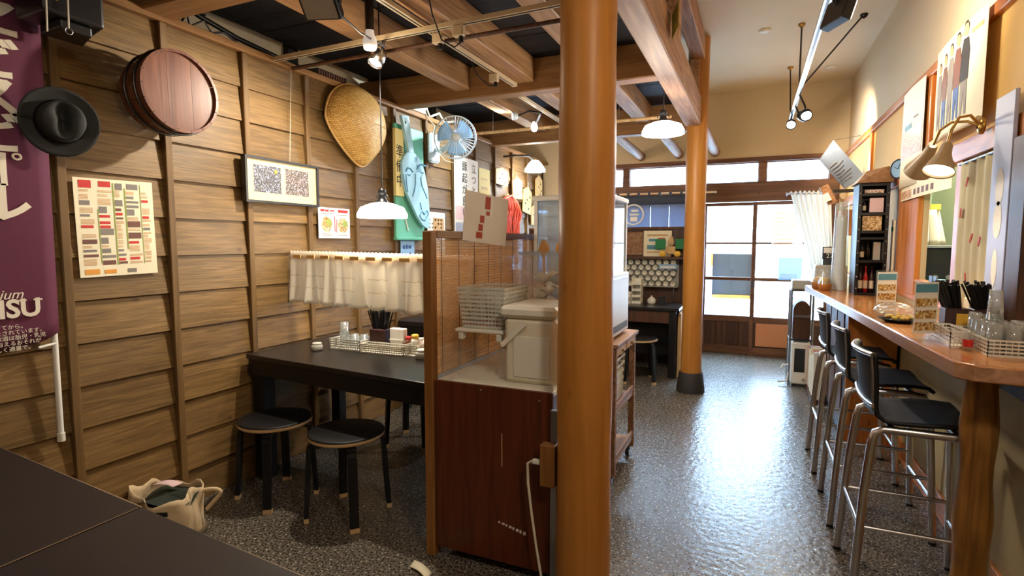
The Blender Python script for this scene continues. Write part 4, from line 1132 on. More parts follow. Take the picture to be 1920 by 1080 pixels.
# clear tub full of wrapped goods
tbx = thing('clear_tub', 'tall clear plastic tub full of wrapped packets behind the cool box', 'tub', (-0.86, 2.62, ZC))
x0, x1, y0, y1 = -1.00, -0.73, 2.45, 2.78
def wall4(x0, x1, y0, y1, z0, z1, f):
    q = MB(); lo = [(x0,y0),(x1,y0),(x1,y1),(x0,y1)]; hi = [(x0-f,y0-f),(x1+f,y0-f),(x1+f,y1+f),(x0-f,y1+f)]
    for k in range(4):
        a, b_ = lo[k], lo[(k+1)%4]; c, d = hi[(k+1)%4], hi[k]
        q.add([(*a,z0),(*b_,z0),(*c,z1),(*d,z1)], [(0,1,2,3)])
    return q
wall4(x0, x1, y0, y1, ZC, ZC + .54, .03).build('tub_wall', 'clear_bag', tbx)
MB().box(x0, x1, y0, y1, ZC, ZC + .004).build('tub_base', 'clear_bag', tbx)
rim = MB()
for (p_, q_) in (((x0,y0),(x1,y0)), ((x1,y0),(x1,y1)), ((x1,y1),(x0,y1)), ((x0,y1),(x0,y0))):
    s_ = lambda p: (p[0] + (.03 if p[0] == x1 else -.03), p[1] + (.03 if p[1] == y1 else -.03), ZC + .54)
    rim.bar(s_(p_), s_(q_), .016, .014)
rim.build('rim', 'tinted_clear', tbx)
rr = random.Random(11)
pn = ['paper_grey', 'paper_bluegrey', 'clear_bag', 'paper_white', 'pink_plastic', 'frosted']
for k in range(36):
    x = (-.955, -.865, -.775)[k % 3]; y = (2.535, 2.69)[(k // 3) % 2]; z = ZC + .040 + (k // 6)*.075
    pk_ = thing('wrapped_packet', 'crumpled packet in the clear tub, %s layer up, %s, %s' % (('first','second','third','fourth','fifth','sixth')[k // 6], ('left', 'middle', 'right')[k % 3], ('front', 'back')[(k // 3) % 2]), 'packet', (x, y, z - .03), 0, 'wrapped packets in the clear tub')
    M = Matrix.Rotation(rr.uniform(0,6), 3, 'Z') @ Matrix.Rotation(rr.uniform(-.7,.7), 3, 'X')
    q = MB(); q.grid(lambda a, b: V((x,y,z)) + M @ V((.042*math.sin(b*PI)*math.cos(2*PI*a)*(1 + .12*math.sin(7*a*6)), .040*math.sin(b*PI)*math.sin(2*PI*a), .024*math.cos(b*PI)*(1 + .3*math.sin(11*a)))), 12, 6)
    q.build('wrapper', pn[k % 6], pk_)
for k, (x, y, lean) in enumerate(((-0.96, 2.60, -.01), (-0.90, 2.66, .0), (-0.85, 2.70, .01))):
    s_ = thing('wooden_spoon', 'pale wooden rice spoon standing in the clear tub, %s' % ('leftmost', 'middle one', 'right-hand one')[k], 'spoon', (x, y, ZC + .3), 0, 'wooden spoons in the clear tub')
    MB().cyl((x, y, ZC + .28), (x + lean, y, ZC + .53), .007, n=8).build('handle', 'wooden_spoon', s_)
    MB().grid(lambda a, b: V((x + lean + .030*math.sin(b*PI*.93 + .1)*math.cos(2*PI*a), y + .008*math.sin(2*PI*a), ZC + .515 + .09*b)), 12, 8).build('bowl', 'wooden_spoon', s_)

pkc = thing('colour_packet', 'small green, yellow and red packet behind the clear tub', 'packet', (-0.79, 2.86, ZC))
MB().cbox(-0.83, -0.75, 2.84, 2.90, ZC, ZC + .50, .004).build('pack', 'red_plastic', pkc)
MB().cbox(-0.835, -0.745, 2.835, 2.905, ZC + .50, ZC + .56, .004).build('yellow_part', 'yellow_label', pkc)
MB().cbox(-0.83, -0.75, 2.84, 2.90, ZC + .56, ZC + .61, .004).build('green_part', 'green_leaf', pkc)
# paper with red seals clipped to the partition rail
r, P, M2 = poster('red_seal_paper', 'tilted grey-white paper with red seal marks on the partition rail', 'poster', (-1.2425, 2.25, 1.392), Matrix(((.30,0,.954),(.954,0,-.30),(0,1,0))), .30, .235, 'paper_grey',
    [('red_seal', 'ink_brick', [(.135,.165,.175,.225),(.145,.135,.17,.155),(.105,.095,.135,.130),(.098,.055,.128,.088),(.085,.02,.128,.05)]), ('white_strip', 'paper_white', [(.172,.13,.186,.24)])], rot=-.10)

# conduit, outlet box and cable beside the pillar
cd = thing('outlet_conduit', 'grey conduit with a brown outlet box between cabinet and pillar', 'conduit', (-0.69, 1.98, 0))
MB().cbox(-0.700, -0.672, 1.958, 1.978, 0, .735, .002).build('conduit', 'steel', cd)
MB().cbox(-0.728, -0.668, 1.915, 1.957, .445, .61, .003).build('outlet_box', 'post_wood', cd)
MB().cbox(-0.668, -0.655, 1.96, 1.99, 0, .60, .002).build('dark_strip', 'dark_steel', cd)
pc = thing('power_cable', 'white power cable hanging from the outlet box to the floor', 'cable', (-0.76, 1.94, 0))
MB().cbox(-0.765, -0.729, 1.925, 1.945, .522, .542, .004).build('plug', 'white_plastic', pc)
MB().tube([(-0.765, 1.935, .532), (-0.785, 1.935, .52), (-0.783, 1.935, .44), (-0.768, 1.932, .33), (-0.745, 1.925, .20), (-0.715, 1.915, .06), (-0.70, 1.90, .008), (-0.66, 1.80, .006)], .0055, 8).build('cable', 'white_cord', pc)
# paper scrap
tag(MB().grid(lambda a, b: V((-1.30 + .12*a - .01*b, 1.87 + .05*b - .05*a, .003 + .012*math.sin(3*a))), 6, 2).build('paper_scrap', 'paper_cream', solid=.001), 'cream paper scrap lying at the foot of the partition post', 'paper')
# ---------------------------------------------------------------- ceiling fittings and lamps
def add_light(kind, name, loc, energy, color, target=None, radius=.05, spot=None, blend=.6):
    d = bpy.data.lights.new(name, kind); d.energy = energy; d.color = color
    if kind != 'SUN': d.shadow_soft_size = radius
    if kind == 'SPOT': d.spot_size = math.radians(spot or 90); d.spot_blend = blend
    o = bpy.data.objects.new(name, d); COL.objects.link(o); o.location = loc
    if target is not None: o.rotation_euler = (V(target) - V(loc)).to_track_quat('-Z', 'Y').to_euler()
    return o
def light_in(root, *a, **k):
    o = add_light(*a, **k); o.location = o.location - root.location; o.parent = root; return o

def track(name, label, p0, p1, w=.032, h=.022, mat='track_cream'):
    r = thing(name, label, 'light track', tuple((V(p0)+V(p1))/2))
    MB().bar(p0, p1, w, h).build('rail', mat, r)
    d = (V(p1)-V(p0)).normalized()
    a, b = V(p0) + V((0,0,-h/2 - .0006)), V(p1) + V((0,0,-h/2 - .0006))
    MB().bar(a, b, .010, .0012).build('slot', 'dark_steel', r)
    for p in (V(p0), V(p1)): MB().bar(p - d*.012, p + d*.012, w*1.15, h*1.15).build('end_cap', mat, r)
    return r
track('lighting_track', 'cream lighting track crossing the joists above the black table', (-2.70, 2.525, 2.470), (-0.70, 2.470, 2.470))
track('lighting_track', 'cream lighting track running along the joists to the fan beam', (-1.60, 2.05, 2.492), (-1.59, 3.65, 2.492))
track('lighting_track', 'cream lighting track beyond the fan beam', (-1.695, 3.98, 2.510), (-1.70, 5.2, 2.510))
tag(MB().cyl((-2.66, 2.66, 2.455), (-0.70, 2.62, 2.455), .011, n=10).build('brown_rod', 'dark_panel_wood'), 'thin brown rod hung parallel to the crossing light track', 'rod')
pl_ = thing('hanging_pole', 'pale wooden hanging pole across the room beyond the fan', 'pole', (-1.9, 4.78, 2.40))
MB().cyl((-2.66, 4.77, 2.42), (-0.66, 4.78, 2.42), .014, n=10).build('pole', 'pale_wood', pl_)
for x in (-2.3, -1.1): MB().tube([(x, 4.78, 2.43), (x, 4.78, 2.70)], .003, 5).build('hanger', 'steel', pl_)

def adapter(label, x, y, z, cord=None):
    r = thing('plug_adapter', label, 'adapter', (x, y, z), 0, 'cream plug adapters on the light tracks')
    MB().cbox(x - .03, x + .03, y - .018, y + .018, z - .055, z + .0, .005).build('body', 'track_cream', r)
    MB().cyl((x + .012, y, z - .085), (x + .012, y, z - .05), .012, n=10).build('plug', 'black_plastic', r)
    if cord: MB().tube(cord, .004, 6).build('cord', 'black_plastic', r)
    return r
adapter('cream plug adapter with a looping black cord on the crossing track', -1.385, 2.488, 2.459, [(-1.373, 2.488, 2.375), (-1.40, 2.47, 2.35), (-1.45, 2.43, 2.38), (-1.47, 2.38, 2.48), (-1.46, 2.33, 2.55)])
adapter('cream plug adapter where the two light tracks cross', -1.56, 2.58, 2.478)
adapter('cream plug adapter at the fan end of the long track', -1.595, 3.33, 2.480, [(-1.583, 3.33, 2.40), (-1.62, 3.30, 2.40), (-1.68, 3.25, 2.46), (-1.70, 3.22, 2.53)])

# lit chrome spotlight above the pendant
def spot_head(label, c, d, r=.032, L_=.085, lit=True, body='chrome', hang=None, grp='track spotlights'):
    s = thing('track_spotlight', label, 'spotlight', tuple(c), 0, grp)
    c = V(c); d = V(d).normalized()
    MB().lathe([(.0001,0),(r*.6,0),(r*.85,.012),(r,.04),(r*1.02,L_),(r*.9,L_),(r*.86,.045),(.0001,.04)], c, d, 20).build('housing', body, s)
    MB().lathe([(.0001,L_*.93),(r*.80,L_*.90),(r*.80,.046)], c, d, 18).build('lamp_face', 'bulb_glow' if lit else 'ceramic_grey', s)
    if hang: MB().tube(hang, .008, 8).build('bracket', 'black_plastic', s)
    return s
c = (-1.88, 2.52, 2.42)
s1 = spot_head('lit chrome spotlight on the crossing track above the pendant lamp', c, (-.10, -.55, -1), .040, .10, hang=[(-1.86, 2.505, 2.46), (-1.85, 2.50, 2.43), (-1.88, 2.52, 2.42)])
# bare bulb in a black socket
bb = thing('bulb_holder', 'pale bulb in a black socket beside the lit chrome spotlight', 'lamp', (-1.80, 2.32, 2.34))
MB().cyl((-1.80, 2.32, 2.44), (-1.795, 2.31, 2.64), .022, n=14).build('socket', 'black_plastic', bb)
MB().lathe([(.020,.07),(.022,.05),(.032,.03),(.036,0),(.030,-.022),(.0001,-.03)], (-1.80, 2.32, 2.37), n=18).build('bulb', 'bulb_dim', bb)
light_in(bb, 'POINT', 'bulb_light', (-1.80, 2.32, 2.28), 3, WARM, radius=.04)
# unlit flood lamp
fd_ = thing('flood_lamp', 'black framed flood lamp with a grey glass front under the first joist', 'flood lamp', (-1.78, 1.96, 2.36))
Mf = Matrix.Rotation(math.radians(18), 3, 'Z') @ Matrix.Rotation(math.radians(48), 3, 'X')
fc_ = V((-1.80, 1.98, 2.435))
MB().obox(fc_, (.17,.05,.12), Mf).build('housing', 'black_plastic', fd_, bevel=.006)
MB().obox(fc_ - Mf @ V((0,.027,0)), (.145,.004,.10), Mf).build('glass_front', 'lamp_glass', fd_)
MB().tube([fc_ + Mf @ V((-.09,0,0)), fc_ + Mf @ V((-.095,.05,.08)), fc_ + Mf @ V((0,.06,.11)), fc_ + Mf @ V((.095,.05,.08)), fc_ + Mf @ V((.09,0,0))], .007, 6).build('bracket', 'dark_steel', fd_)
MB().tube([(-1.74, 2.04, 2.40), (-1.76, 2.2, 2.38), (-1.80, 2.42, 2.40), (-1.84, 2.5, 2.455)], .005, 6).build('cord', 'black_plastic', fd_)

def pendant(label, x, y, zb, ztop, r=.141, e=12):
    p = thing('pendant_lamp', label, 'pendant lamp', (x, y, zb), 0, 'white milk-glass pendant lamps')
    MB().lathe([(r,0),(r,.022),(r*.86,.058),(r*.5,.078),(.035,.086)], (x,y,zb), n=36).build('shade', 'lamp_glow', p)
    MB().lathe([(r*.985,.002),(r*.6,.004),(.0001,.004)], (x,y,zb), n=36).build('diffuser', 'lamp_glow', p)
    MB().lathe([(.038,.085),(.030,.10),(.024,.105),(.020,.135),(.026,.14),(.020,.16),(.006,.168)], (x,y,zb), n=18).build('socket', 'black_plastic', p)
    for s_ in (-1, 1):
        MB().tube([(x + s_*.02, y, zb + .125), (x + s_*.038, y, zb + .125), (x + s_*.038, y, zb + .11)], .004, 6).build('key', 'black_plastic', p)
    MB().tube([(x, y, zb + .16), (x + .002, y, (zb+ztop)/2), (x, y, ztop)], .0035, 6).build('cord', 'black_plastic', p)
    light_in(p, 'POINT', 'pendant_light', (x, y, zb - .05), e, WHITE, radius=.10)
    return p
pendant('white pendant lamp hanging low over the black table', -1.955, 2.60, 1.522, 2.702)
pendant('white pendant lamp hanging high beside the edge beam', -0.60, 3.93, 2.12, 2.44, e=40)
# far enamel lamp on an arm
fl_ = thing('arm_lamp', 'white lamp shade on an arm in the far window corner', 'lamp', (-2.42, 6.2, 2.22))
MB().lathe([(.125,0),(.12,.03),(.08,.09),(.04,.13)], (-2.43, 6.2, 2.225), n=24).build('shade', 'lamp_glow', fl_)
MB().tube([(-2.44, 6.2, 2.35), (-2.47, 6.1, 2.40), (-2.55, 5.9, 2.38), (-2.66, 5.8, 2.36)], .012, 8).build('arm', 'black_plastic', fl_)
light_in(fl_, 'POINT', 'arm_lamp_light', (-2.43, 6.2, 2.16), 12, WHITE, radius=.08)

# spots beyond the fan beam
s2_ = spot_head('small blue-rimmed spotlight turned sideways beyond the fan', (-1.96, 4.58, 2.50), (-.8, -.5, -.1), .034, .05, True, 'fan_white', [(-1.72, 4.56, 2.50), (-1.85, 4.57, 2.53), (-1.96, 4.58, 2.50)])
light_in(s2_, 'SPOT', 'spot_light', (-2.02, 4.54, 2.49), 45, (.88,.96,1.0), target=(-2.65, 4.1, 2.1), radius=.03, spot=130, blend=.8)
b2 = thing('bulb_holder', 'small bulb hanging from the track beyond the fan', 'lamp', (-1.82, 4.6, 2.36))
MB().cyl((-1.80, 4.6, 2.43), (-1.76, 4.6, 2.50), .014, n=10).build('socket', 'steel', b2)
MB().lathe([(.014,.07),(.026,.04),(.030,.015),(.020,-.010),(.0001,-.016)], (-1.81, 4.6, 2.37), n=14).build('bulb', 'bulb_soft', b2)

# cables and box on the top of the wall
for k, (lab, pts, r_) in enumerate((('thick black cable bundle draped on the wall cap above the barrel', [(-2.75, 1.95, 2.62), (-2.74, 2.1, 2.58), (-2.70, 2.3, 2.525), (-2.70, 2.6, 2.505), (-2.72, 2.9, 2.50)], .014),
                         ('thin black cable tangled on the wall cap above the barrel', [(-2.70, 1.93, 2.52), (-2.68, 1.98, 2.56), (-2.72, 2.03, 2.50), (-2.68, 2.08, 2.54), (-2.70, 2.14, 2.50), (-2.68, 2.2, 2.52), (-2.70, 2.30, 2.50)], .006),
                         ('thin black cable looping up to the dark joists', [(-2.72, 1.98, 2.50), (-2.75, 2.05, 2.60), (-2.90, 2.15, 2.66), (-2.95, 2.3, 2.69)], .006),
                         ('white cable bundle on the wall cap above the fan', [(-2.72, 4.17, 2.50), (-2.68, 4.22, 2.56), (-2.70, 4.30, 2.50), (-2.66, 4.40, 2.55), (-2.70, 4.55, 2.50), (-2.68, 4.7, 2.54)], .012))):
    tag(MB().tube(pts, r_, 7).build('cable', 'white_cord' if k == 3 else 'black_plastic'), lab, 'cable')
nb = thing('network_box', 'dark striped network box lying on the wall cap', 'box', (-2.72, 3.05, 2.49))
MB().cbox(-2.78, -2.68, 2.90, 3.19, 2.489, 2.535, .004).build('case', 'dark_steel', nb)
for k in range(12): MB().box(-2.681, -2.677, 2.91 + k*.023, 2.922 + k*.023, 2.497, 2.527).build('fin', 'ink_brown', nb)
jb = thing('junction_box', 'pale grey junction box above the green board', 'box', (-2.70, 4.0, 2.49))
MB().cbox(-2.76, -2.64, 3.93, 4.15, 2.489, 2.60, .006).build('case', 'white_plastic', jb)

# lime note at the edge beam
poster('lime_note', 'lime green paper note stuck on the edge beam', 'note', (-0.46, 3.26, 2.505), Matrix(((.35,0,-.937),(-.937,0,-.35),(0,1,0))) @ rotz3(0), .16, .14, 'paper_lime', rot=.12)

# aisle track: chrome tube on rods with lamps
rt = thing('aisle_track', 'chrome lighting track hung on rods above the aisle', 'light track', (0.30, 4.6, 2.6))
MB().bar((0.30, 2.3, 2.60), (0.295, 6.75, 2.655), .035, .030).build('rail', 'chrome', rt)
MB().bar((0.30, 2.3, 2.582), (0.295, 6.75, 2.637), .012, .004).build('slot', 'black_plastic', rt)
for (y, x2, y2) in ((5.32, 0.30, 5.32), (6.55, 0.28, 6.55), (5.20, 0.74, 5.30)):
    MB().cyl((0.30, y, 2.64), (x2, y2, 3.20), .007, n=8).build('rod', 'dark_steel', rt)
    MB().lathe([(.0001,0),(.028,0),(.028,.012),(.012,.03)], (x2, y2, 3.2), (0,0,-1), 14).build('rod_cap', 'brass' if x2 < .5 else 'black_plastic', rt)
ff = thing('flood_lamp', 'black rectangular flood lamp on the aisle track aimed at the posters', 'flood lamp', (0.32, 3.15, 2.45))
Mg = Matrix.Rotation(math.radians(-62), 3, 'Z') @ Matrix.Rotation(math.radians(-18), 3, 'X')
gc = V((0.335, 3.15, 2.49))
MB().obox(gc, (.17,.05,.13), Mg).build('housing', 'black_plastic', ff, bevel=.006)
MB().obox(gc + Mg @ V((0,.028,0)), (.145,.005,.105), Mg).build('glass_front', 'bulb_glow', ff)
MB().tube([(0.30, 3.15, 2.60), (0.31, 3.15, 2.56), gc], .010, 8).build('bracket', 'black_plastic', ff)
light_in(ff, 'SPOT', 'flood_light', gc + Mg @ V((0,.05,0)), 26, WARM, target=(0.92, 3.45, 2.55), radius=.05, spot=120, blend=.9)
for (lab, c, d, tgt) in (('lit small spotlight on the aisle track, right of the pair', (0.35, 5.30, 2.47), (.10, -.75, -.55), (0.7, 4.0, 1.0)), ('lit small spotlight lowest on the aisle track', (0.29, 6.15, 2.56), (-.05, -.8, -.5), (0.2, 5.0, 0.0))):
    s = spot_head(lab, c, d, .045, .08, True, 'black_plastic', [(0.297, c[1], 2.635), (c[0], c[1] + .01, c[2] + .05), c])
    dd = V(d).normalized()
    light_in(s, 'SPOT', 'spot_light', V(c) + dd*.10, 16, WHITE, target=V(c) + dd, radius=.03, spot=90)
sp3 = spot_head('black spotlight on the aisle track turned to the far wall', (0.33, 5.75, 2.55), (.8, .55, -.35), .045, .08, True, 'black_plastic', [(0.297, 5.75, 2.635), (0.33, 5.75, 2.55)])
light_in(sp3, 'SPOT', 'spot_light', (0.41, 5.80, 2.51), 60, WARM, target=(0.92, 6.2, 2.3), radius=.03, spot=100)
for k, (x, y) in enumerate(((0.02, 5.35), (0.66, 6.7))):
    tag(MB().lathe([(.0001,0),(.05,0),(.05,.01),(.03,.02),(.0001,.02)], (x, y, 3.2), (0,0,-1), 18).build('smoke_detector', 'cream_plastic'), ('small round ceiling detector in the middle of the aisle', 'small round ceiling detector by the far right corner')[k], 'detector')
light_in(s1, 'SPOT', 'spot_light', (-1.90, 2.50, 2.325), 85, WHITE, target=(-2.5, 2.1, 1.2), radius=.025, spot=150, blend=.6)

# unseen pendants added as fill light for the near part of the room
for k, (x, y, z, e, lab) in enumerate(((-1.35, 0.55, 2.36, 2.5, 'unseen pendant lamp added as fill over the dark front table'), (0.58, 0.35, 2.62, 34, 'unseen pendant lamp added as fill above the aisle beside the camera'))):
    pendant(lab, x, y, z, 2.70 if k == 0 else 3.2, e=e)
# ---------------------------------------------------------------- far left: shop curtain, display partition, dark table, cart
no = thing('shop_curtain', 'indigo split shop curtain with a white ring emblem before the window', 'curtain', (-1.3, 7.12, 1.52))
MB().cyl((-2.1, 7.12, 2.0), (-0.44, 7.12, 1.99), .011, n=10).build('rod', 'bamboo_rod', no)
for x in (-2.08, -0.46): MB().box(x - .01, x + .01, 7.12, 7.272, 1.985, 2.005).build('rod_bracket', 'dark_steel', no)
xs = [-2.06, -1.64, -1.22, -0.99, -0.72]
for i in range(len(xs)-1):
    a0, a1 = xs[i] + .001, xs[i+1] - .001
    MB().grid(lambda a, b: V((a0 + (a1-a0)*a, 7.125 + .012*math.sin(a*9 + i)*(1-b), 1.525 + .33*b)), 10, 6).build('panel', 'indigo', no, solid=.0015)
MB().grid(lambda a, b: V((-2.06 + 1.34*a, 7.128 + .004*math.sin(a*40), 1.855 + .115*b)), 40, 2).build('band', 'indigo_dark', no, solid=.0015)
for k in range(11):
    x = -2.04 + k*.131; MB().box(x, x + .03, 7.104, 7.138, 1.965, 2.008).build('loop', 'indigo_dark', no)
MB().tube([(-1.43 + .125*math.cos(t), 7.105, 1.735 + .125*math.sin(t)) for t in [i*2*PI/36 for i in range(37)]], .012, 6, cap=False).build('emblem_ring', 'white_paint', no)
for (x0, x1, z0, z1) in ((-1.46,-1.37,1.77,1.80), (-1.48,-1.36,1.725,1.75), (-1.47,-1.38,1.65,1.71)): MB().box(x0, x1, 7.100, 7.108, z0, z1).build('emblem_mark', 'white_paint', no)

dp = thing('display_partition', 'dark brown plank partition with a display shelf behind the far table', 'partition', (-1.5, 6.45, 0))
x = -2.60; k = 0
while x < -0.70:
    w_ = .161; MB().cbox(x, x + w_ - .002, 6.44, 6.46, 0, 1.53, .002).build('plank', 'dark_panel_wood', dp); x += w_; k += 1
MB().cbox(-2.60, -0.68, 6.25, 6.44, 1.195, 1.222, .003).build('shelf', 'dark_panel_wood', dp)
MB().cbox(-0.705, -0.665, 6.22, 6.47, 0, 1.56, .003).build('end_post', 'dark_panel_wood', dp)
MB().cbox(-2.60, -0.665, 6.43, 6.47, 1.53, 1.56, .003).build('top_rail', 'dark_panel_wood', dp)
MB().box(-1.62, -1.18, 6.425, 6.439, 1.24, 1.50).build('bright_plank', 'cart_wood', dp)
poster('framed_drawing', 'pale framed coloured drawing standing on the display shelf', 'picture', (-1.165, 6.40, 1.224), FB, .31, .29, 'paper_cream',
    [('print', 'ink_teal', [(.04,.08,.20,.13),(.06,.17,.16,.20)]), ('red_print', 'ink_brick', [(.16,.15,.24,.21),(.10,.10,.2,.105)]), ('tan_print', 'ink_tan', [(.04,.23,.27,.25),(.04,.04,.27,.055)])], th=.012)
ty = thing('wooden_toy', 'wooden toy with green squares and round yellow wheels on the display shelf', 'toy', (-0.86, 6.33, 1.222))
MB().cbox(-0.90, -0.80, 6.30, 6.36, 1.25, 1.34, .01).build('body', 'pale_wood', ty)
for x in (-0.965, -0.745): MB().cbox(x - .055, x + .055, 6.31, 6.335, 1.31, 1.42, .004).build('green_square', 'ink_deep_green', ty)
for x in (-0.935, -0.775): MB().lathe([(.0001,0),(.034,0),(.034,.025),(.0001,.025)], (x, 6.30, 1.257), (0,-1,0), 18).build('wheel', 'yellow_label', ty)
MB().lathe([(.0001,.08),(.016,.06),(.030,.02),(.034,-.01),(.022,-.035),(.0001,-.04)], (-0.85, 6.33, 1.385), n=16).build('head', 'pale_wood', ty)
# cups
rk2 = thing('cup_rack', 'shallow rack of white cups under the display shelf', 'rack', (-1.1, 6.38, .88))
MB().box(-1.50, -0.77, 6.425, 6.438, .885, 1.19).build('back_board', 'ceramic_grey', rk2)
MB().box(-1.50, -0.77, 6.33, 6.425, .88, .888).build('ledge', 'ceramic_grey', rk2)
cup0 = None; ORD = ('first','second','third','fourth','fifth','sixth','seventh','eighth','ninth')
for j in range(5):
    for i in range(9):
        x = -1.455 + i*.079 + (.039 if j % 2 else 0); z = .918 + j*.060
        if x > -0.80: continue
        if cup0 is None:
            cup0 = thing('sake_cup', 'white cup in the wall rack, first row up, first from the left', 'cup', (x, 6.42, z), 0, 'white cups in the wall rack')
            MB().lathe([(.0001,0),(.020,0),(.028,.06),(.030,.085),(.026,.085),(.022,.05),(.0001,.045)], (0,0,0), (0,-1,0), 14).build('cup_wall', 'ceramic', cup0, w=False)
            MB().lathe([(.0001,.0462),(.012,.0462)], (0,0,0), (0,-1,0), 10).build('cup_mark', 'ceramic_grey', cup0, w=False)
        else: dup(cup0, (x, 6.42, z), None, 'white cup in the wall rack, %s row up, %s from the left' % (ORD[j], ORD[i]))
poster('blue_notice', 'small pale blue notice across the cups', 'note', (-0.98, 6.325, 1.085), FB, .20, .055, 'paper_blue', [('print', 'paper_white', [(.02,.01,.18,.035)])])

t3 = thing('far_table', 'dark box-like table below the cup rack', 'table', (-1.15, 5.98, 0))
MB().cbox(-1.90, -0.668, 5.67, 6.24, .69, .72, .003).build('table_top', 'black_top', t3)
MB().cbox(-1.90, -0.70, 5.70, 5.72, .56, .69, .002).build('apron', 'dark_panel_wood', t3)
MB().cbox(-1.88, -0.72, 6.05, 6.07, .16, .69, .002).build('modesty_panel', 'black_lacquer', t3)
for (x, y) in ((-0.735, 5.72), (-0.735, 6.2), (-1.86, 5.72), (-1.86, 6.2)): MB().cbox(x-.035, x+.035, y-.03, y+.03, .0, .69, .003).build('leg', 'black_lacquer', t3)
MB().cbox(-0.72, -0.705, 5.75, 6.17, .14, .19, .002).build('side_rail', 'dark_panel_wood', t3)
tag(MB().cbox(-0.690, -0.655, 5.76, 6.20, .0, .66, .003).build('leaning_board', 'pale_wood'), 'pale board leaning between the far table and the aisle pillar', 'board')
dup(st0, (-1.03, 5.48, 0), math.radians(15), 'black round stool with a pale seat edge at the far dark table')
def crate(name, label, x0, x1, y0, y1, z0, h, mat, shelves):
    r = thing(name, label, 'crate', ((x0+x1)/2, (y0+y1)/2, z0))
    for k in range(shelves):
        a = z0 + k*h/shelves; b_ = a + h/shelves*.93
        q = MB(); t = .006
        q.box(x0, x1, y1-t, y1, a, b_); q.box(x0, x0+t, y0, y1-t, a, b_); q.box(x1-t, x1, y0, y1-t, a, b_); q.box(x0+t, x1-t, y0, y1-t, a, a+t); q.box(x0+t, x1-t, y0, y0+t, a+t, a + h/shelves*.4)
        q.build('tier', mat, r)
    return r
crate('letter_crate', 'white four-tier crate standing on the far table', -1.21, -1.11, 5.98, 6.12, .72, .27, 'white_plastic', 4)
crate('letter_crate', 'low white crate on the far table beside the taller one', -1.40, -1.22, 5.98, 6.12, .72, .12, 'white_plastic', 2)
j = thing('sugar_pot', 'small white lidded pot on the far table', 'pot', (-1.0, 6.02, .72))
MB().lathe([(.0001,0),(.04,0),(.046,.02),(.044,.05),(.03,.06)], (-1.0,6.02,.72), n=18).build('body', 'ceramic', j)
MB().lathe([(.034,.058),(.02,.072),(.008,.076),(.010,.088),(.0001,.09)], (-1.0,6.02,.72), n=18).build('lid', 'ceramic', j)
tag(MB().cbox(-0.93, -0.86, 5.99, 6.06, .72, .80, .004).build('black_caddy', 'black_plastic'), 'small black caddy right of the white lidded pot', 'caddy')

# cart with the showcase
ct = thing('wooden_cart', 'wooden serving cart with drawers behind the foreground pillar', 'cart', (-0.93, 3.25, 0))
for (x, y) in ((-1.17, 3.), (-0.70, 3.), (-1.17, 3.52), (-0.70, 3.52)): MB().cbox(x-.018, x+.018, y-.018, y+.018, .055, .79, .002).build('post', 'cart_wood', ct)
MB().cbox(-1.20, -0.668, 2.965, 3.555, .795, .818, .003).build('top', 'cart_wood', ct)
MB().cbox(-1.19, -0.69, 2.98, 3.54, .735, .79, .002).build('drawer_case', 'cart_wood', ct)
for y in (3.12, 3.38):
    d = MB().cbox(-0.690, -0.680, y - .115, y + .115, .742, .785, .002).build('drawer', 'pale_wood', ct)
    MB().cyl((-0.68, y, .763), (-0.668, y, .763), .008, n=10).build('knob', 'cart_wood', d)
for z in (.40, .10): MB().cbox(-1.18, -0.69, 2.99, 3.53, z, z + .018, .002).build('shelf', 'cart_wood', ct)
for z in (.43, .13):
    MB().cbox(-0.700, -0.685, 3.018, 3.502, z, z + .035, .002).build('guard_rail', 'cart_wood', ct)
for (x, y) in ((-1.15, 3.02), (-0.715, 3.02), (-1.15, 3.5), (-0.715, 3.5)):
    c_ = MB(); c_.cyl((x-.012, y, .026), (x+.012, y, .026), .026, n=14); c_.box(x-.016, x+.016, y-.014, y+.014, .035, .056); c_.build('caster', 'dark_steel', ct)
wc = basket('white_crate', 'white plastic crate with slots on the cart shelf', -1.06, -0.74, 3.1, 3.42, .4185, .26, 'white_plastic', 8, 8, rows=5, flare=.012, hh=.008)
MB().box(-0.742, -0.738, 3.1, 3.42, .43, .60).build('side_panel', 'white_plastic', wc)
sc = thing('glass_showcase', 'white countertop showcase with clear glazed upper part on the cart', 'showcase', (-0.96, 3.24, .818))
MB().cbox(-1.10, -0.718, 3., 3.46, .835, 1.20, .008).build('base_unit', 'white_paint', sc)
for y in (3.03, 3.43):
    for x in (-1.15, -0.765): MB().cbox(x-.02, x+.02, y-.02, y+.02, .8185, .835, .002).build('foot', 'black_plastic', sc)
for k in range(14): MB().box(-0.7182, -0.7165, 3.03 + k*.029, 3.048 + k*.029, .86, .90).build('vent_slot', 'dark_steel', sc)
for k in range(14): MB().box(-1.16 + k*.03, -1.142 + k*.03, 2.998, 3., .86, .90).build('vent_slot', 'dark_steel', sc)
MB().box(-0.7182, -0.7165, 3.04, 3.42, 1.17, 1.178).build('seam', 'steel', sc)
for (x, y) in ((-1.17, 3.01), (-0.745, 3.01), (-1.17, 3.45), (-0.745, 3.45)): MB().box(x-.010, x+.010, y-.010, y+.010, 1.20, 1.62).build('corner_post', 'white_paint', sc)
for (a, b_, c, d) in ((-1.17, -0.745, 3.007, 3.01), (-1.17, -0.745, 3.45, 3.453)): MB().box(a, b_, c, d, 1.20, 1.62).build('glazing', 'tinted_clear', sc)
for x in (-1.172, -0.744): MB().box(x-.0015, x+.0015, 3.02, 3.44, 1.20, 1.62).build('glazing', 'tinted_clear', sc)
MB().cbox(-1.19, -0.728, 2.99, 3.47, 1.62, 1.65, .006).build('lid', 'white_paint', sc)
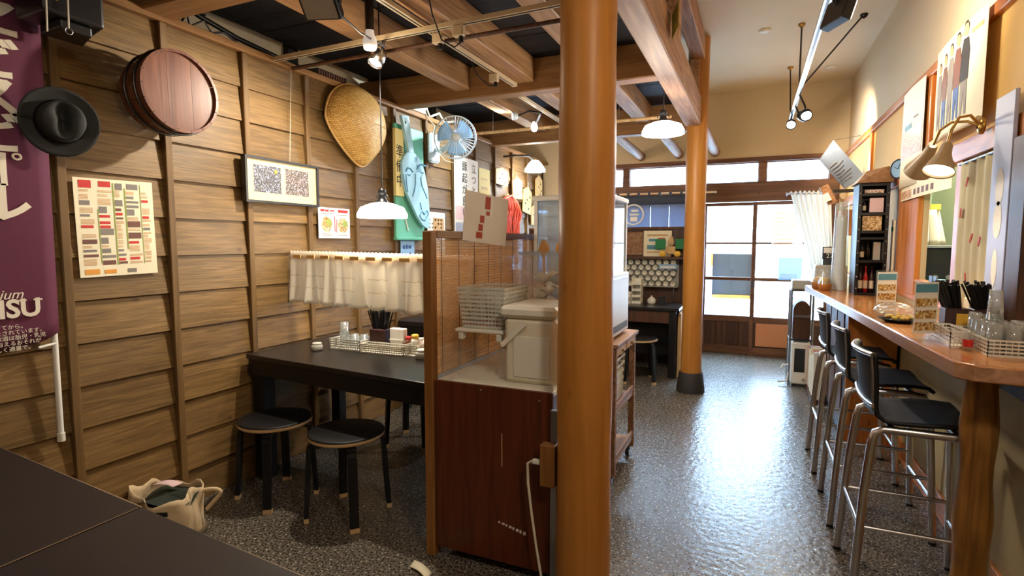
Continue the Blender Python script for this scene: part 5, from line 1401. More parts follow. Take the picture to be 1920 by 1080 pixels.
for z in (1.30, 1.42, 1.53): MB().box(-1.15, -0.77, 3.03, 3.43, z, z + .006).build('glass_shelf', 'tinted_clear', sc)
rr = random.Random(21)
for k in range(18):
    x = -1.06 + (k % 6)*.058; y = 3.06 + rr.uniform(.02,.25); z = (1.205, 1.307, 1.427)[k // 6]
    g = thing('wrapped_package', 'pale package in the showcase, %s shelf up, %s from the left' % (ORD[k // 6], ORD[k % 6]), 'package', (x, y, z), 0, 'packages inside the showcase')
    MB().cbox(x-.026, x+.026, y-.03, y+.03, z, z + rr.uniform(.05,.08), .008).build('wrapper', ('paper_white','frosted','paper_blue')[k % 3], g)
# ---------------------------------------------------------------- counter side
ZK = 1.0
cn = thing('bar_counter', 'long glossy wooden bar counter along the right wall', 'counter', (0.7, 3.7, 0))
edge = [(0.756, 2.112), (0.640, 2.125), (0.603, 2.165), (0.578, 2.6), (0.552, 3.157), (0.50, 4.2), (0.435, 5.34), (0.43, 5.60)]
poly = [(RXL - .001, 2.09, ZK - .055)] + [(x, y, ZK - .055) for (x, y) in edge] + [(RXL - .001, 5.60, ZK - .055)]
MB().prism(poly[::-1], (0,0,1), .055).build('counter_top', 'counter_wood', cn, bevel=.006)
q = MB()
for i in range(len(edge)-1):
    (xa, ya), (xb, yb) = edge[i], edge[i+1]
    for k in range(6):
        pass
q.add([(x - .002 if i > 1 else x, y - (.002 if i < 3 else 0), z) for i, (x, y) in enumerate(edge) for z in (ZK - .050, ZK - .006)], [(2*i, 2*i+1, 2*i+3, 2*i+2) for i in range(len(edge)-1)])
q.build('bark_edge', 'counter_edge', cn)
q = MB(); pr_ = [(.056 + .005*math.sin(k*1.3) - .002*k/4, k*.945/14) for k in range(15)]
q.lathe(pr_, (0.738, 2.37, 0), n=22); q.build('trunk_leg', 'trunk_wood', cn)
MB().cbox(0.82, RXL - .002, 2.15, 5.58, ZK - .14, ZK - .056, .003).build('wall_bearer', 'dark_panel_wood', cn)
uc = thing('under_counter_cabinet', 'dark cabinet with a reddish side board under the far half of the counter', 'cabinet', (0.72, 4.9, 0))
MB().box(0.600, 0.62, 4.32, 5.55, .02, .93).build('front_panel', 'black_lacquer', uc)
MB().box(0.600, RXL - .02, 4.30, 4.32, .0, .93).build('side_board', 'orange_wood_z', uc)
MB().box(0.62, RXL - .02, 5.53, 5.55, .0, .93).build('side_board', 'dark_panel_wood', uc)
for y in (4.6, 4.95, 5.3): MB().cbox(.592, .600, y - .15, y + .15, .10, .88, .003).build('cabinet_door', 'dark_panel_wood', uc)

def bar_stool(label, loc):
    r = thing('bar_stool', label, 'bar stool', loc, 0, 'black and chrome bar stools')
    for s in (-1, 1):
        y0, y1 = s*.205, s*.172
        MB().tube([(-.205, y0, .006), (-.178, y1 + s*.01, .45), (-.160, y1, .63), (-.150, y1, .668), (-.125, y1, .682), (.10, y1, .682), (.145, y1, .675), (.168, y1 + s*.002, .645), (.178, y1 + s*.006, .55), (.205, y0, .006)], .0155, 10).build('side_frame', 'chrome', r, w=False)
        MB().tube([(-.188, s*.188, .30), (.190, s*.188, .30)], .009, 8).build('side_rung', 'chrome', r, w=False)
        for x in (-.205, .205): MB().cyl((x, y0, 0), (x, y0, .014), .0165, n=10).build('foot', 'black_plastic', r, w=False)
    MB().tube([(-.188, -.188, .30), (-.188, .188, .30)], .009, 8).build('rear_rung', 'chrome', r, w=False)
    MB().tube([(.190, -.188, .22), (.190, .188, .22)], .009, 8).build('foot_rest', 'chrome', r, w=False)
    for x in (-.10, .10): MB().bar((x, -.172, .690), (x, .172, .690), .02, .010).build('seat_bearer', 'steel', r, w=False)
    prof = [(.185,.690),(.165,.708),(.10,.712),(0,.706),(-.08,.702),(-.125,.708),(-.152,.728),(-.165,.765),(-.172,.82),(-.182,.89),(-.196,.965)]
    def shell(a, b):
        t = b*(len(prof)-1); i = min(int(t), len(prof)-2); f = t - i
        x = prof[i][0]*(1-f) + prof[i+1][0]*f; z = prof[i][1]*(1-f) + prof[i+1][1]*f
        w = .185 - (.020*max(0, (b-.6)/.4)); u = (a-.5)*2
        back = max(0, (b-.55)/.45)
        return V((x + .035*back*u*u, u*w, z + .010*(1-back)*abs(u)**3))
    MB().grid(shell, 14, 40).build('seat_shell', 'black_seat', r, w=False, solid=.014)
    def strip(b0, nm):
        pts = [shell(k/14, b0) + V((-.010, 0, 0)) for k in range(15)]
        MB().tube(pts, .009, 6).build(nm, 'chrome', r, w=False)
    strip(.995, 'back_top_trim'); strip(.70, 'back_lower_trim')
    for s in (0.03, .97): MB().tube([shell(s, b) + V((-.008, 0, 0)) for b in (.62,.70,.80,.90,.99)], .006, 6).build('back_side_trim', 'steel', r, w=False)
    return r
bs = bar_stool('black bar stool with chrome legs, nearest to the camera at the log leg', (0.59, 2.57, 0))
dup(bs, (0.585, 3.19, 0), None, 'black bar stool with chrome legs, middle one of the three')
dup(bs, (0.575, 3.86, 0), None, 'black bar stool with chrome legs, farthest one by the magazine rack')

# glasses, chopsticks and trays at the near end
g1 = 'upturned glasses on the bar counter'
basket('glass_tray', 'white lattice tray full of upturned glasses at the counter corner', 0.725, 0.868, 2.30, 2.48, ZK, .055, 'white_plastic', 9, 10)
basket('glass_tray', 'white lattice tray next to the chopstick box on the counter', 0.660, 0.715, 2.44, 2.66, ZK, .060, 'white_plastic', 5, 12)
basket('glass_tray', 'white lattice tray nearest the wall behind the glasses', 0.735, 0.868, 2.50, 2.66, ZK, .055, 'white_plastic', 9, 9)
for i, (x, y, n_) in enumerate(((.752,2.335,'front left'), (.800,2.330,'front middle'), (.848,2.335,'front right'), (.752,2.39,'second row left'), (.800,2.39,'second row middle'), (.848,2.39,'second row right'), (.752,2.445,'third row left'), (.800,2.445,'third row middle'), (.848,2.445,'third row right'))):
    tumbler(x, y, ZK + .004, 'upturned glass in the corner tray, ' + n_, g1, False, .105, .0245, .019)
tumbler(.776, 2.42, ZK + .112, 'upturned glass topmost on the corner tray stack, left', g1, False, .105, .0245, .019)
for i, (x, y, n_) in enumerate(((.765,2.53,'left'), (.812,2.53,'right'), (.770,2.585,'back'))):
    tumbler(x, y, ZK + .004, 'tall upturned glass in the wall-side tray, ' + n_, g1, False, .115, .0245, .019)
def chop(label, x, y, seed, yellow=True):
    c = thing('chopstick_holder', label, 'chopsticks', (x, y, ZK))
    MB().cbox(x-.04, x+.04, y-.04, y+.04, ZK, ZK + .12, .004).build('box', 'lacquer_red_dark', c)
    if yellow: MB().box(x-.004, x+.034, y-.0418, y-.04, ZK + .05, ZK + .10).build('label', 'yellow_label', c)
    rr = random.Random(seed)
    for k in range(38):
        a, b_ = rr.uniform(-1,1), rr.uniform(-1,1)
        MB().bar((x + a*.022, y + b_*.022, ZK + .09), (x - .035 + a*.040, y + b_*.055, ZK + .222 + rr.uniform(-.012,.008)), .007, .007).build('chopstick', 'black_matt', c)
    return c
chop('dark chopstick box with a yellow label on the counter', .745, 2.725, 3)
chop('second dark chopstick box nearer the wall on the counter', .835, 2.72, 4, False)
sm = thing('sauce_bottle', 'small red-labelled bottle between the counter trays', 'bottle', (.70, 2.40, ZK))
MB().lathe([(.0001,0),(.014,0),(.015,.05),(.008,.065),(.008,.075),(.0001,.075)], (.70,2.40,ZK), n=14).build('body', 'drink_glass', sm)
MB().lathe([(.0152,.015),(.0156,.04)], (.70,2.40,ZK), n=14).build('label', 'red_plastic', sm)
rb = thing('paper_bag', 'small cream paper bag by the wall behind the glasses', 'bag', (.845, 2.86, ZK))
MB().cbox(.82, .872, 2.82, 2.90, ZK, ZK + .15, .006).build('bag', 'paper_cream', rb)
# acrylic menu stands
def stand(label, x, y, h, w, rz):
    r = thing('menu_stand', label, 'menu stand', (x, y, ZK))
    M = Matrix.Rotation(rz, 3, 'Z'); o = V((x, y, ZK))
    MB().obox(o + V((0,0,h/2)), (w, .004, h), M).build('acrylic', 'clear_plastic', r)
    MB().obox(o + V((0,0,.004)), (w, .07, .006), M).build('foot', 'clear_plastic', r)
    n = M @ V((0,-1,0))
    MB().obox(o + n*.0035 + V((0,0,h*.53)), (w*.9, .001, h*.86), M).build('card', 'paper_white', r)
    MB().obox(o + n*.0045 + V((0,0,h*.86)), (w*.84, .001, h*.14), M).build('blue_heading', 'ink_teal', r)
    for k in range(3): MB().obox(o + n*.0045 + V((0,0,h*(.62 - .2*k))), (w*.80, .001, h*.14), M).build('dish_photo', 'photo_food', r)
    return r
stand('clear acrylic menu stand with dish photos, nearest on the counter', .622, 2.62, .235, .115, math.radians(32))
stand('clear acrylic menu stand with dish photos, behind the bag of sweets', .640, 3.42, .235, .115, math.radians(25))
# plate with bagged sweets
pt_ = thing('sweets_dish', 'dark dish with a clear bag of golden sweets on the counter', 'dish', (.645, 3.18, ZK))
MB().lathe([(.0001,0),(.05,0),(.085,.018),(.088,.018),(.052,.004),(.0001,.004)], (.645,3.14,ZK), n=24).build('dish', 'black_lacquer', pt_)
MB().grid(lambda a, b: V((.645 + .085*math.sin(b*PI)*math.cos(2*PI*a)*(1 + .1*math.sin(13*a)), 3.25 + .11*math.sin(b*PI)*math.sin(2*PI*a), ZK + .046 + .034*math.cos(b*PI)*(1 + .2*math.sin(19*a)))), 20, 8).build('clear_bag', 'clear_bag', pt_)
rr = random.Random(8)
for k in range(14):
    sx_, sy_ = .645 + rr.uniform(-.05,.05), 3.14 + rr.uniform(-.05,.05)
    g = thing('wrapped_sweet', 'small golden wrapped sweet on the dark dish', 'sweet', (sx_, sy_, ZK + .006), 0, 'golden sweets on the dark dish')
    MB().lathe([(.0001,0),(.010,.004),(.013,.011),(.009,.019),(.0001,.022)], (sx_, sy_, ZK + .008 + rr.uniform(0,.012)), n=9).build('wrapper', 'candy_gold', g)

# black shelf cabinet with a wooden roof
bc = thing('shelf_cabinet', 'tall black open shelf cabinet with a wooden roof on the counter', 'cabinet', (.77, 4.76, ZK))
x0, x1, y0, y1, z1 = .672, .862, 4.64, 4.89, 1.80
for (a, b_) in ((x0, x0 + .022), (x1 - .022, x1)): MB().cbox(a, b_, y0, y1, ZK, z1, .002).build('side', 'black_lacquer', bc)
MB().box(x0 + .022, x1 - .022, y1 - .008, y1, ZK, z1).build('back', 'black_lacquer', bc)
for z in (ZK, 1.235, 1.40, 1.445, 1.575, 1.71, 1.78): MB().cbox(x0 + .022, x1 - .022, y0, y1 - .008, z, z + .02, .002).build('shelf', 'black_lacquer', bc)
MB().prism([(x0 - .02, y0 - .03, 1.80), (x1 + .012, y0 - .03, 1.80), (x1 + .012, y0 + .02, 1.90)], (0,1,0), .0001)
q = MB(); ap = [(x0 + .06, 4.76, 1.90), (x1 + .01, 4.76, 1.93)]
base_ = [(x0 - .02, y0 - .03, 1.803), (x1 + .012, y0 - .03, 1.803), (x1 + .012, y1 + .02, 1.803), (x0 - .02, y1 + .02, 1.803)]
q.add(base_ + ap, [(3,2,1,0), (0,1,5,4), (2,3,4,5), (3,0,4), (1,2,5)]); q.build('roof', 'cart_wood', bc)
for k in range(9):
    for (x) in (x0 + .011, x1 - .011): MB().lathe([(.0001,.002),(.004,.002),(.005,0)], (x, y0, 1.05 + k*.085), (0,-1,0), 8).build('stud', 'steel', bc)
def bottle(name, label, x, y, z, h, r, mat, lab=True, grp=None):
    b_ = thing(name, label, 'bottle', (x, y, z), 0, grp)
    MB().lathe([(.0001,0),(r,0),(r,h*.55),(r*.85,h*.65),(r*.36,h*.75),(r*.34,h*.95),(r*.40,h*.95),(r*.40,h),(.0001,h)], (x,y,z), n=16).build('glass_body', mat, b_)
    if lab: MB().lathe([(r*1.02,h*.15),(r*1.02,h*.45)], (x,y,z), n=16).build('label', 'wine_label', b_)
    return b_
bg_ = 'bottles in the black shelf cabinet'
for i, (x, n_) in enumerate(((.715,'left'), (.748,'middle'), (.785,'right'))):
    bottle('wine_bottle', 'dark bottle on the lowest cabinet shelf, ' + n_, x, 4.70, 1.02, .19, .015, 'lacquer_red_dark' if i != 1 else 'red_plastic', True, bg_)
for i, (x, n_) in enumerate(((.718,'left'), (.752,'middle'))):
    bottle('wine_bottle', 'dark bottle on the second cabinet shelf, ' + n_, x, 4.70, 1.255, .135, .014, 'bottle_dark', i == 0, bg_)
tag(MB().cbox(.79, .835, 4.72, 4.76, 1.255, 1.385, .002).build('white_box', 'paper_white'), 'white card box right of the bottles in the shelf cabinet', 'box')
tag(MB().cbox(.705, .825, 4.665, 4.675, 1.465, 1.572, .002).build('picture_tile', 'photo_food'), 'yellow picture tile in the middle of the shelf cabinet', 'picture')
bottle('wine_bottle', 'dark bottle on the upper cabinet shelf', .718, 4.70, 1.595, .112, .012, 'bottle_dark', True, bg_)
tag(MB().cbox(.745, .832, 4.67, 4.70, 1.595, 1.70, .003).build('pink_box', 'paper_pink'), 'pink box on the upper shelf of the cabinet', 'box')
tag(MB().cbox(.71, .83, 4.665, 4.71, 1.731, 1.758, .003).build('pink_box', 'photo_cover'), 'flat reddish box in the top slot of the cabinet', 'box')

# white paper sack and bread baskets beyond the cabinet
sk = thing('white_sack', 'tall pale blue and white plastic sack left of the shelf cabinet', 'sack', (.62, 5.0, ZK))
MB().grid(lambda a, b: V((.63 + .055*math.cos(2*PI*a)*(1-.25*b) + .006*math.sin(11*a*2), 5.10 + .075*math.sin(2*PI*a)*(1-.2*b), ZK + .70*b + .01*math.sin(9*a)*b)), 22, 10).build('sack', 'tinted_clear', sk)
MB().grid(lambda a, b: V((.63 + .045*math.cos(2*PI*a)*(1-.2*b), 5.10 + .06*math.sin(2*PI*a)*(1-.2*b), ZK + .003 + .58*b)), 18, 6).build('inner_pack', 'paper_white', sk)
def bread(label, x, y, r, mat):
    b_ = thing('wrapped_basket', label, 'basket', (x, y, ZK))
    MB().lathe([(.0001,.002),(r*.8,.002),(r,.05),(r*1.02,.055),(r*.95,.05),(r*.75,.008),(.0001,.008)], (x,y,ZK), n=20).build('basket', 'wicker', b_)
    MB().lathe([(.0001,.055),(r*.8,.05),(r*.7,.085),(r*.3,.10),(.0001,.102)], (x,y,ZK), n=16).build('bread', mat, b_)
    MB().grid(lambda a, c: V((x + r*(1.02 - .72*c + .12*c*math.sin(14*PI*a))*math.cos(2*PI*a), y + r*(1.02 - .72*c + .12*c*math.sin(14*PI*a))*math.sin(2*PI*a), ZK + .052 + .10*c + .02*math.sin(10*PI*a)*c)), 30, 6).build('clear_wrap', 'clear_bag', b_)
bread('small wicker basket wrapped in clear film beside the white sack', .525, 5.02, .050, 'candy_gold')
bread('small wicker basket wrapped in clear film at the far end of the counter', .500, 5.20, .060, 'wooden_spoon')
bx_ = thing('register_box', 'grey box with a small numbered display at the far end of the counter', 'box', (.60, 5.45, ZK))
MB().cbox(.48, .72, 5.32, 5.56, ZK, ZK + .19, .01).build('case', 'ceramic_grey', bx_)
MB().cbox(.54, .62, 5.38, 5.44, ZK + .19, ZK + .24, .004).build('stand', 'dark_steel', bx_)
cal = thing('number_sign', 'small black and white number sign on the far counter end', 'sign', (.58, 5.40, ZK + .24))
MB().cbox(.535, .635, 5.39, 5.41, ZK + .24, ZK + .345, .003).build('plate', 'black_plastic', cal)
MB().box(.543, .627, 5.3885, 5.3895, ZK + .292, ZK + .337).build('white_field', 'paper_white', cal)
text('27', (.59, 5.3878, ZK + .266), FB, .055, 'paper_white', cal)

# long paper strip and other wall things
st_ = thing('paper_strip', 'long cream hanging strip with a dark green band on the wooden upright', 'hanging', (.84, 4.43, 1.18))
MB().cbox(.892, .904, 4.64, 4.71, 1.18, 1.54, .002).build('strip', 'paper_cream', st_); MB().box(.8905, .892, 4.64, 4.71, 1.46, 1.49).build('green_band', 'ink_deep_green', st_)
MB().cyl((.898, 4.625, 1.178), (.898, 4.725, 1.178), .008, n=8).build('weight_rod', 'pale_wood', st_)
ck = thing('wall_clock', 'small round wall clock with a pale face above the shelf cabinet', 'clock', (.845, 4.50, 1.80))
MB().lathe([(.0001,0),(.068,0),(.068,.02),(.060,.024),(.058,.018)], (.899,4.58,1.885), (-.86,-.5,0), 24).build('case', 'black_plastic', ck)
MB().lathe([(.0001,.016),(.059,.016)], (.899,4.58,1.885), (-.86,-.5,0), 24).build('face', 'paper_blue', ck)
for (dy, dz) in ((.02,.035), (-.03,.015)): MB().bar((.884,4.571,1.885), (.884 + dy*.5,4.571 - dy*.86,1.885+dz), .004, .003).build('hand', 'ink_black', ck)

# posters on the right wall
r, P, M2 = poster('crowd_poster', 'white poster with an orange crowd picture above the wooden upright', 'poster', (.890, 4.53, 1.90), FR, .52, .46, 'paper_white',
    [('crowd', 'photo_crowd', [(.03,.03,.50,.20)]), ('blue_print', 'ink_teal', [(.10,.20,.28,.235)]), ('heading', 'ink_grey', [(.32,.25,.42,.265)])], bow=.008)
MB().grid(lambda a, b: P(.0 + .52*a, -.16 + .16*b, .0012 + .002*math.sin(a*5)), 6, 2).build('lower_sheet', 'paper_cream', r, solid=.001)
r, P, M2 = poster('people_poster', 'large curled cream poster with five standing figures', 'poster', (.885, 3.77, 1.93), FR, .72, .475, 'paper_cream', [('small_print', 'ink_tan', [(.55,.40,.68,.42),(.40,.43,.50,.44)])], bow=.012)
for k in range(5):
    cx = .09 + k*.100; s_ = 1.18 + .07*k; dark = k == 4
    def fig(pts, nm, mt):
        q = MB(); q.add([P(cx + u*s_*1.25, .05 + v*s_*.98, .003) for (u, v) in pts], [tuple(range(len(pts)))]); q.build(nm, mt, r)
    fig([(-.010,.255),(.008,.252),(.016,.27),(.010,.292),(-.006,.294),(-.015,.276)], 'figure_head', 'ink_tan')
    fig([(-.016,.275),(-.006,.294),(.010,.292),(.017,.27),(.018,.285),(.006,.303),(-.012,.300)], 'figure_hair', 'ink_black')
    fig([(-.026,.11),(.026,.11),(.030,.20),(.018,.245),(-.016,.248),(-.030,.20)], 'figure_coat', 'ink_black' if dark else ('ink_brown' if k % 2 else 'ink_grey'))
    fig([(-.020,.0),(-.006,.0),(.002,.08),(.010,.0),(.024,.0),(.022,.11),(-.024,.11)], 'figure_legs', 'ink_blue' if k % 2 else 'ink_grey')
MB().tube([P(.0,-.012,.012), P(.36,-.012,.024), P(.72,-.012,.012)], .014, 8).build('rolled_bottom', 'paper_cream', r)
poster('valance_print', 'cream scalloped paper valance with orange and black pattern over the hatch', 'hanging', (.898, 4.50, 1.655), FR, 1.05, .135, 'paper_cream',
    [('orange_print', 'photo_crowd', [(.02,.01,.30,.06)]), ('black_print', 'ink_brown', [(.36 + .09*k, .02, .41 + .09*k, .055) for k in range(5)])], bow=.01)
poster('peach_print', 'peach coloured print sheet above the valance', 'hanging', (.893, 4.50, 1.79), FR, .50, .10, 'paper_pink', [('swirl', 'ink_orange', [(.3,.02,.42,.08)])])

# gooseneck lamp with two shades
gl_ = thing('gooseneck_lamp', 'brass double gooseneck wall lamp with two cone shades above the hatch', 'wall lamp', (.88, 3.02, 1.82))
MB().lathe([(.0001,0),(.035,0),(.035,.012),(.012,.02)], (.882,3.02,1.88), (-1,0,0), 16).build('wall_plate', 'brass', gl_)
def cone(apex, mouth, r1, L_, nm):
    a, m_ = V(apex), V(mouth); d = (m_-a).normalized()
    MB().lathe([(.016,0),(.022,.012),(.026,.05),(r1*.96,L_),(r1,L_+.004),(r1*.93,L_),(.022,.05)], a, d, 24).build(nm, 'lamp_shade_dark', gl_)
    MB().lathe([(.0001,L_*.95),(r1*.86,L_*.95),(r1*.55,L_*.7)], a, d, 20).build('lamp_face', 'bulb_soft', gl_)
    return a, d
a1, d1 = cone((.735, 3.13, 1.825), (.70, 3.36, 1.66), .062, .165, 'shade')
a2, d2 = cone((.745, 2.955, 1.805), (.70, 2.90, 1.66), .060, .135, 'shade')
MB().tube([(.87,3.02,1.88), (.83,3.03,1.905), (.78,3.05,1.91), (.748,3.09,1.885), a1 - d1*.004], .006, 8).build('arm', 'brass', gl_)
MB().tube([(.87,3.02,1.885), (.83,3.0,1.925), (.785,2.975,1.915), (.755,2.955,1.86), a2 - d2*.004], .006, 8).build('arm', 'brass', gl_)
light_in(gl_, 'SPOT', 'shade_light', a1 + d1*.17, 9, WARM, target=a1 + d1, radius=.04, spot=120)
light_in(gl_, 'SPOT', 'shade_light', a2 + d2*.14, 9, WARM, target=a2 + d2, radius=.04, spot=120)

# fabric and boards right of the hatch
fs = thing('fabric_hanging', 'pale sand fabric hanging with small red marks beside the hatch', 'hanging', (.85, 3.13, 1.05))
MB().grid(lambda a, b: V((.897 + .006*math.sin(a*26), 2.915 + .415*a, 1.04 + .72*b)), 30, 8).build('cloth', 'fabric_sand', fs, solid=.002)
MB().cyl((.897, 2.90, 1.755), (.897, 3.34, 1.755), .007, n=8).build('rod', 'dark_steel', fs)
for (y, z, a) in ((3.20,1.66,.5), (3.26,1.52,.1), (3.10,1.40,.6), (3.00,1.385,.4), (3.14,1.22,-.3), (3.06,1.10,.5)):
    MB().obox((.8885, y, z), (.002,.014,.045), Matrix.Rotation(a,3,'X')).build('red_mark', 'ink_red', fs)
lb = thing('lavender_board', 'tall lavender-grey board with pale flower shapes next to the dark upright', 'board', (.84, 2.80, 1.12))
MB().cbox(.880, .894, 2.70, 2.885, 1.12, 1.96, .003).build('panel', 'lavender_board', lb)
for z in (1.28, 1.47, 1.60): MB().add([(.8792, 2.79 + .040*math.cos(t)*(1 if z > 1.3 else .7), z + .075*math.sin(t)) for t in [i*2*PI/18 for i in range(18)]], [tuple(range(18))[::-1]]).build('flower_print', 'paper_white', lb)

# kitchen beyond the hatch
kt = thing('kitchen_worktop', 'steel kitchen worktop seen through the hatch', 'worktop', (1.2, 4.6, 0))
MB().box(.99, 1.50, 3.2, 6.3, .98, 1.02).build('top', 'steel', kt); MB().box(1.0, 1.5, 3.25, 5.55, .0, .98).build('base', 'dark_steel', kt)
kb = thing('cooker', 'black kitchen cooker seen through the hatch', 'cooker', (1.3, 5.3, 1.02))
MB().cbox(1.12, 1.48, 5.10, 5.50, 1.02, 1.34, .01).build('body', 'black_plastic', kb); MB().cbox(1.10, 1.48, 5.08, 5.52, 1.34, 1.36, .003).build('lid', 'steel', kb)
for x in (1.18, 1.26, 1.34): MB().cyl((x, 5.10, 1.12), (x, 5.085, 1.12), .018, n=12).build('knob', 'steel', kb)
kc = thing('hanging_towel', 'grey tea towel hanging in the kitchen hatch', 'towel', (1.22, 4.9, 1.36))
MB().grid(lambda a, b: V((1.16 + .11*a*(1-.5*b) + .012*math.sin(a*14), 4.95 + .02*math.sin(a*9), 1.36 + .26*b)), 12, 6).build('cloth', 'paper_grey', kc, solid=.002)
MB().box(1.17, 1.23, 4.94, 4.96, 1.62, 1.66).build('yellow_clip', 'yellow_label', kc)
kf = thing('white_fridge', 'white kitchen fridge behind the cooker', 'fridge', (1.35, 5.5, 0))
MB().cbox(1.40, 1.51, 4.2, 5.05, 1.02, 1.50, .01).build('body', 'white_paint', kf); MB().cyl((1.39, 4.9, 1.15), (1.39, 4.9, 1.4), .008, n=8).build('handle', 'steel', kf)
for k, (x, y, h) in enumerate(((1.04, 4.55, .13), (1.08, 4.75, .10), (1.05, 4.30, .09), (1.03, 4.05, .12))):
    c_ = thing('kitchen_jar', ('tall white jar', 'short white jar', 'squat grey jar', 'white jar nearest the camera')[k] + ' on the worktop in the hatch', 'jar', (x, y, 1.02))
    MB().lathe([(.0001,0),(.035,0),(.038,.01),(.038,h*.8),(.02,h)], (x, y, 1.02), n=14).build('body', 'ceramic' if k != 2 else 'ceramic_grey', c_); MB().lathe([(.024,h),(.024,h+.02),(.0001,h+.022)], (x, y, 1.02), n=14).build('lid', 'paddle_blue', c_)
dr = thing('dish_rack', 'pale wooden slatted rack on the hatch sill', 'rack', (.92, 3.75, OZ0))
for k in range(12): MB().box(.90, .935, 3.48 + k*.048, 3.50 + k*.048, OZ0, OZ0 + .085).build('slat', 'orange_wood_z', dr)
MB().box(.895, .945, 3.47, 4.04, OZ0 + .085, OZ0 + .098).build('top_bar', 'orange_wood_y', dr)
for k, y in enumerate((3.60, 3.68)): tag(MB().cbox(.89, .894, y - .03, y + .03, OZ0 + .02, OZ0 + .14, .001).build('black_card', 'black_plastic'), ('black card standing on the hatch sill, left', 'black card standing on the hatch sill, right')[k], 'card')
kl = thing('kitchen_fill_lamp', 'unseen fluorescent lamp added to brighten the kitchen', 'ceiling lamp', (1.25, 4.6, 2.6))  # unseen lamp added to brighten the kitchen behind the hatch
MB().cbox(1.19, 1.31, 4.0, 5.2, 2.60, 2.64, .005).build('housing', 'white_paint', kl); MB().cyl((1.25, 4.05, 2.585), (1.25, 5.15, 2.585), .014, n=10).build('tube', 'lamp_glow', kl)
light_in(kl, 'POINT', 'kitchen_fill_light', (1.25, 4.6, 2.5), 70, (.95, 1, .92), radius=.2)

# far right: white curtain, slate board, rack and heater
wcn = thing('white_curtain', 'gathered white curtain drawn to the side of the sliding door', 'curtain', (.55, 6.95, 1.05))
def curt(a, b):
    top = V((.345 + .40*a, 6.95, 1.945)); bot = V((.60 + .20*a, 6.97, 1.05))
    p = bot.lerp(top, b**.8)
    return p + V((0, .028*math.sin(a*2*PI*7 + .5*math.sin(b*3)), .012*math.sin(a*2*PI*9)*(b > .98)))
MB().grid(curt, 90, 14).build('cloth', 'linen', wcn, solid=.0015)
MB().cyl((.30, 6.95, 1.925), (.93, 6.95, 1.925), .008, n=8).build('rod', 'steel', wcn)
for x in (.32, .84): MB().box(x - .008, x + .008, 6.95, 7.272, 1.92, 1.935).build('rod_bracket', 'steel', wcn)
sb = thing('slate_menu_board', 'tilted pale slate menu board hung in the far right corner', 'menu board', (.70, 6.0, 1.88))
c4 = [V((.537,6.02,2.159)), V((.644,6.0,2.334)), V((.900,5.88,1.97)), V((.745,5.95,1.876))]
nrm = (c4[1]-c4[0]).cross(c4[3]-c4[0]).normalized()
if nrm.y > 0: nrm = -nrm
MB().prism(c4[::-1] if (c4[1]-c4[0]).cross(c4[2]-c4[1]).dot(nrm) < 0 else c4, nrm, .015).build('slate', 'slate_board', sb)
for k in range(7):
    a = c4[0].lerp(c4[3], .35 + .08*k) + nrm*.017; b_ = c4[1].lerp(c4[2], .35 + .08*k) + nrm*.017
    MB().bar(a.lerp(b_, .12), a.lerp(b_, .5 + .35*((k*37) % 10)/10), .004, .004, nrm).build('chalk_line', 'ink_grey', sb)
MB().tube([c4[1] + nrm*.01, V((.86,6.0,2.36))], .003, 5).build('wire', 'steel', sb)
wbx = thing('tissue_box', 'tilted brown and white box fixed under the slate board', 'box', (.64, 6.4, 1.75))
MB().obox((.66, 6.4, 1.86), (.08,.07,.20), Matrix.Rotation(-.45,3,'Y')).build('box', 'cart_wood', wbx); MB().obox((.645, 6.36, 1.83), (.06,.03,.08), Matrix.Rotation(-.45,3,'Y')).build('tissue', 'paper_white', wbx); MB().box(.70, .934, 6.38, 6.42, 1.88, 1.91).build('bracket', 'dark_steel', wbx)
wc2 = tag(MB().cbox(.76, .934, 6.2, 6.45, 1.45, 1.70, .008).build('wicker_box', 'wicker'), 'brown wicker box on the mustard wall beside the white curtain', 'box')
poster('small_notice', 'small white notice on the wall beyond the shelf cabinet', 'notice', (.925, 5.75, 1.22), FR, .18, .26, 'paper_white', [('print', 'ink_teal', [(.03,.04,.15,.10),(.05,.15,.13,.23)])])
poster('door_notice', 'white notice with rows of orange print on the right sliding door', 'notice', (.185, 7.272, 1.30), FB, .33, .50, 'paper_backlit', [('orange_print', 'ink_backlit', [(.02, .06 + .05*k, .22 + .03*(k % 3), .085 + .05*k) for k in range(8)])])
poster('door_notice', 'bluish notice on the lower pane of the right sliding door', 'notice', (.27, 7.272, .935), FB, .25, .27, 'blue_backlit', [('print', 'paper_backlit', [(.02,.02,.2,.08)])])
ob = thing('street_crate', 'white crate standing outside the right sliding door', 'crate', (.35, 8.2, -.10))
MB().cbox(.20, .50, 8.1, 8.4, -.10, .62, .01).build('body', 'street_white', ob); MB().cbox(.18, .52, 8.08, 8.42, .62, .66, .01).build('lid', 'paper_bluegrey', ob)
tag(MB().grid(lambda a, b: V((-.80 + .26*a, 8.3 + .02*math.sin(a*14), .0 + 1.05*b)), 14, 2).build('street_banner', 'paper_blue', solid=.003), 'pale banner standing outside left of the slate sign', 'banner')
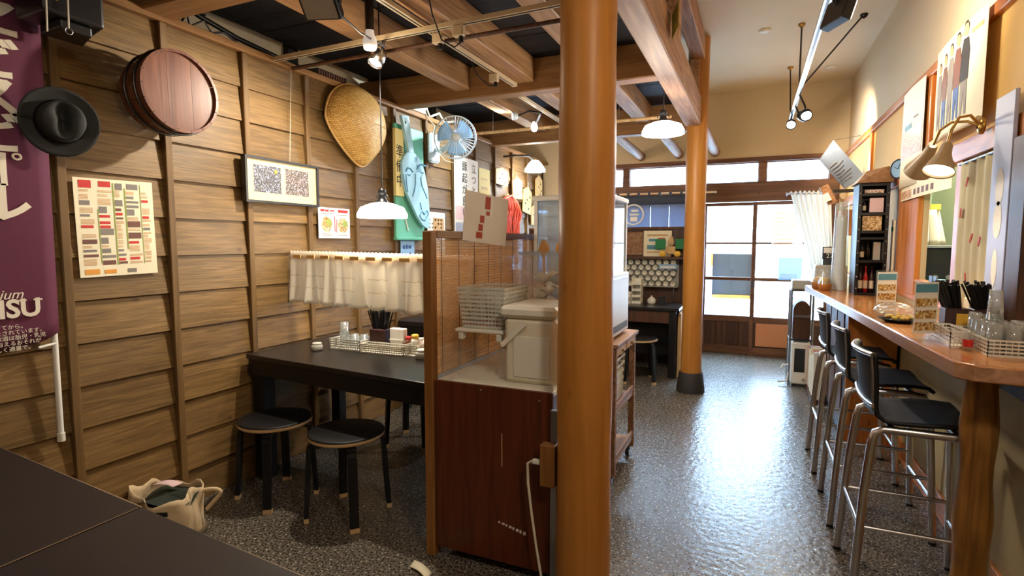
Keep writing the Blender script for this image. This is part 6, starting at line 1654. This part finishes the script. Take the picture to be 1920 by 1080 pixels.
# magazine rack with heater
mg = thing('magazine_rack', 'metal framed rack beside the counter end', 'rack', (.45, 5.95, 0))
for (x, y) in ((.345,5.90), (.53,5.90), (.345,6.18), (.53,6.18)): MB().cyl((x, y, 0), (x, y, .93), .011, n=10).build('post', 'steel', mg)
for z in (.44, .915): MB().cbox(.335, .54, 5.89, 6.19, z, z + .014, .002).build('shelf', 'dark_steel', mg)
MB().tube([(.345,5.90,.20), (.29,5.88,.20), (.275,5.88,.16)], .009, 8).build('hook', 'white_paint', mg)
MB().tube([(.345,5.90,.14), (.33,5.89,.04), (.25,5.87,.03)], .009, 8).build('hook', 'white_paint', mg)
MB().cbox(.345, .53, 5.92, 6.16, .93, 1.02, .008).build('top_box', 'ceramic_grey', mg)
ac = thing('arched_box', 'dark brown arched box on the middle shelf of the rack', 'box', (.44, 6.0, .454))
pp = [(.365,5.93,.455), (.515,5.93,.455), (.515,5.93,.72)] + [(.44 + .075*math.cos(t), 5.93, .72 + .10*math.sin(t)) for t in [PI*k/12 for k in range(1,12)]] + [(.365,5.93,.72)]
MB().prism(pp[::-1], (0,1,0), .22).build('body', 'dark_panel_wood', ac); MB().cbox(.37, .51, 5.915, 5.93, .66, .685, .002).build('crossbar', 'steel', ac)
ht = thing('oil_heater', 'white box heater with a dark front standing in the rack', 'heater', (.44, 6.02, 0))
MB().cbox(.36, .52, 5.86, 6.15, .02, .425, .012).build('case', 'white_paint', ht); MB().cbox(.385, .475, 5.853, 5.862, .14, .37, .003).build('front_glass', 'black_plastic', ht)
MB().cyl((.47, 5.85, .07), (.47, 5.862, .07), .018, n=12).build('dial', 'ceramic_grey', ht); MB().box(.37, .51, 5.87, 6.14, 0, .02).build('foot', 'dark_steel', ht)
rr = random.Random(2); y = 5.30
cols_ = ['paper_white', 'ink_brick', 'paper_grey', 'ink_tan', 'paper_cream', 'ink_black', 'paper_pink', 'red_plastic']
wd = ['white', 'brick red', 'grey', 'tan', 'cream', 'black', 'pink', 'bright red']
k = 0
while y < 5.84:
    t = .05 + .02*(k % 2); h = .36 + .05*rr.random()
    z0_ = 0.03
    b_ = thing('magazine_pile', '%s magazine bundle standing in the row under the counter end, %s' % (wd[k], ('first','second','third','fourth','fifth','sixth','seventh','eighth')[k] + ' from the stools'), 'magazines', (.56, y, z0_), 0, 'magazine bundles under the counter end')
    MB().cbox(.50, .59, y, y + t, z0_, z0_ + h, .003).build('cover', cols_[k], b_); MB().box(.4985, .50, y + .006, y + t - .006, z0_ + .02, z0_ + h - .02).build('page_edges', 'paper_cream', b_)
    y += t + .008; k += 1
sh = thing('low_shelf', 'low dark shelf holding the magazine row', 'shelf', (.55, 5.57, 0))
MB().cbox(.49, .598, 5.28, 5.87, .0, .029, .003).build('board', 'dark_panel_wood', sh)
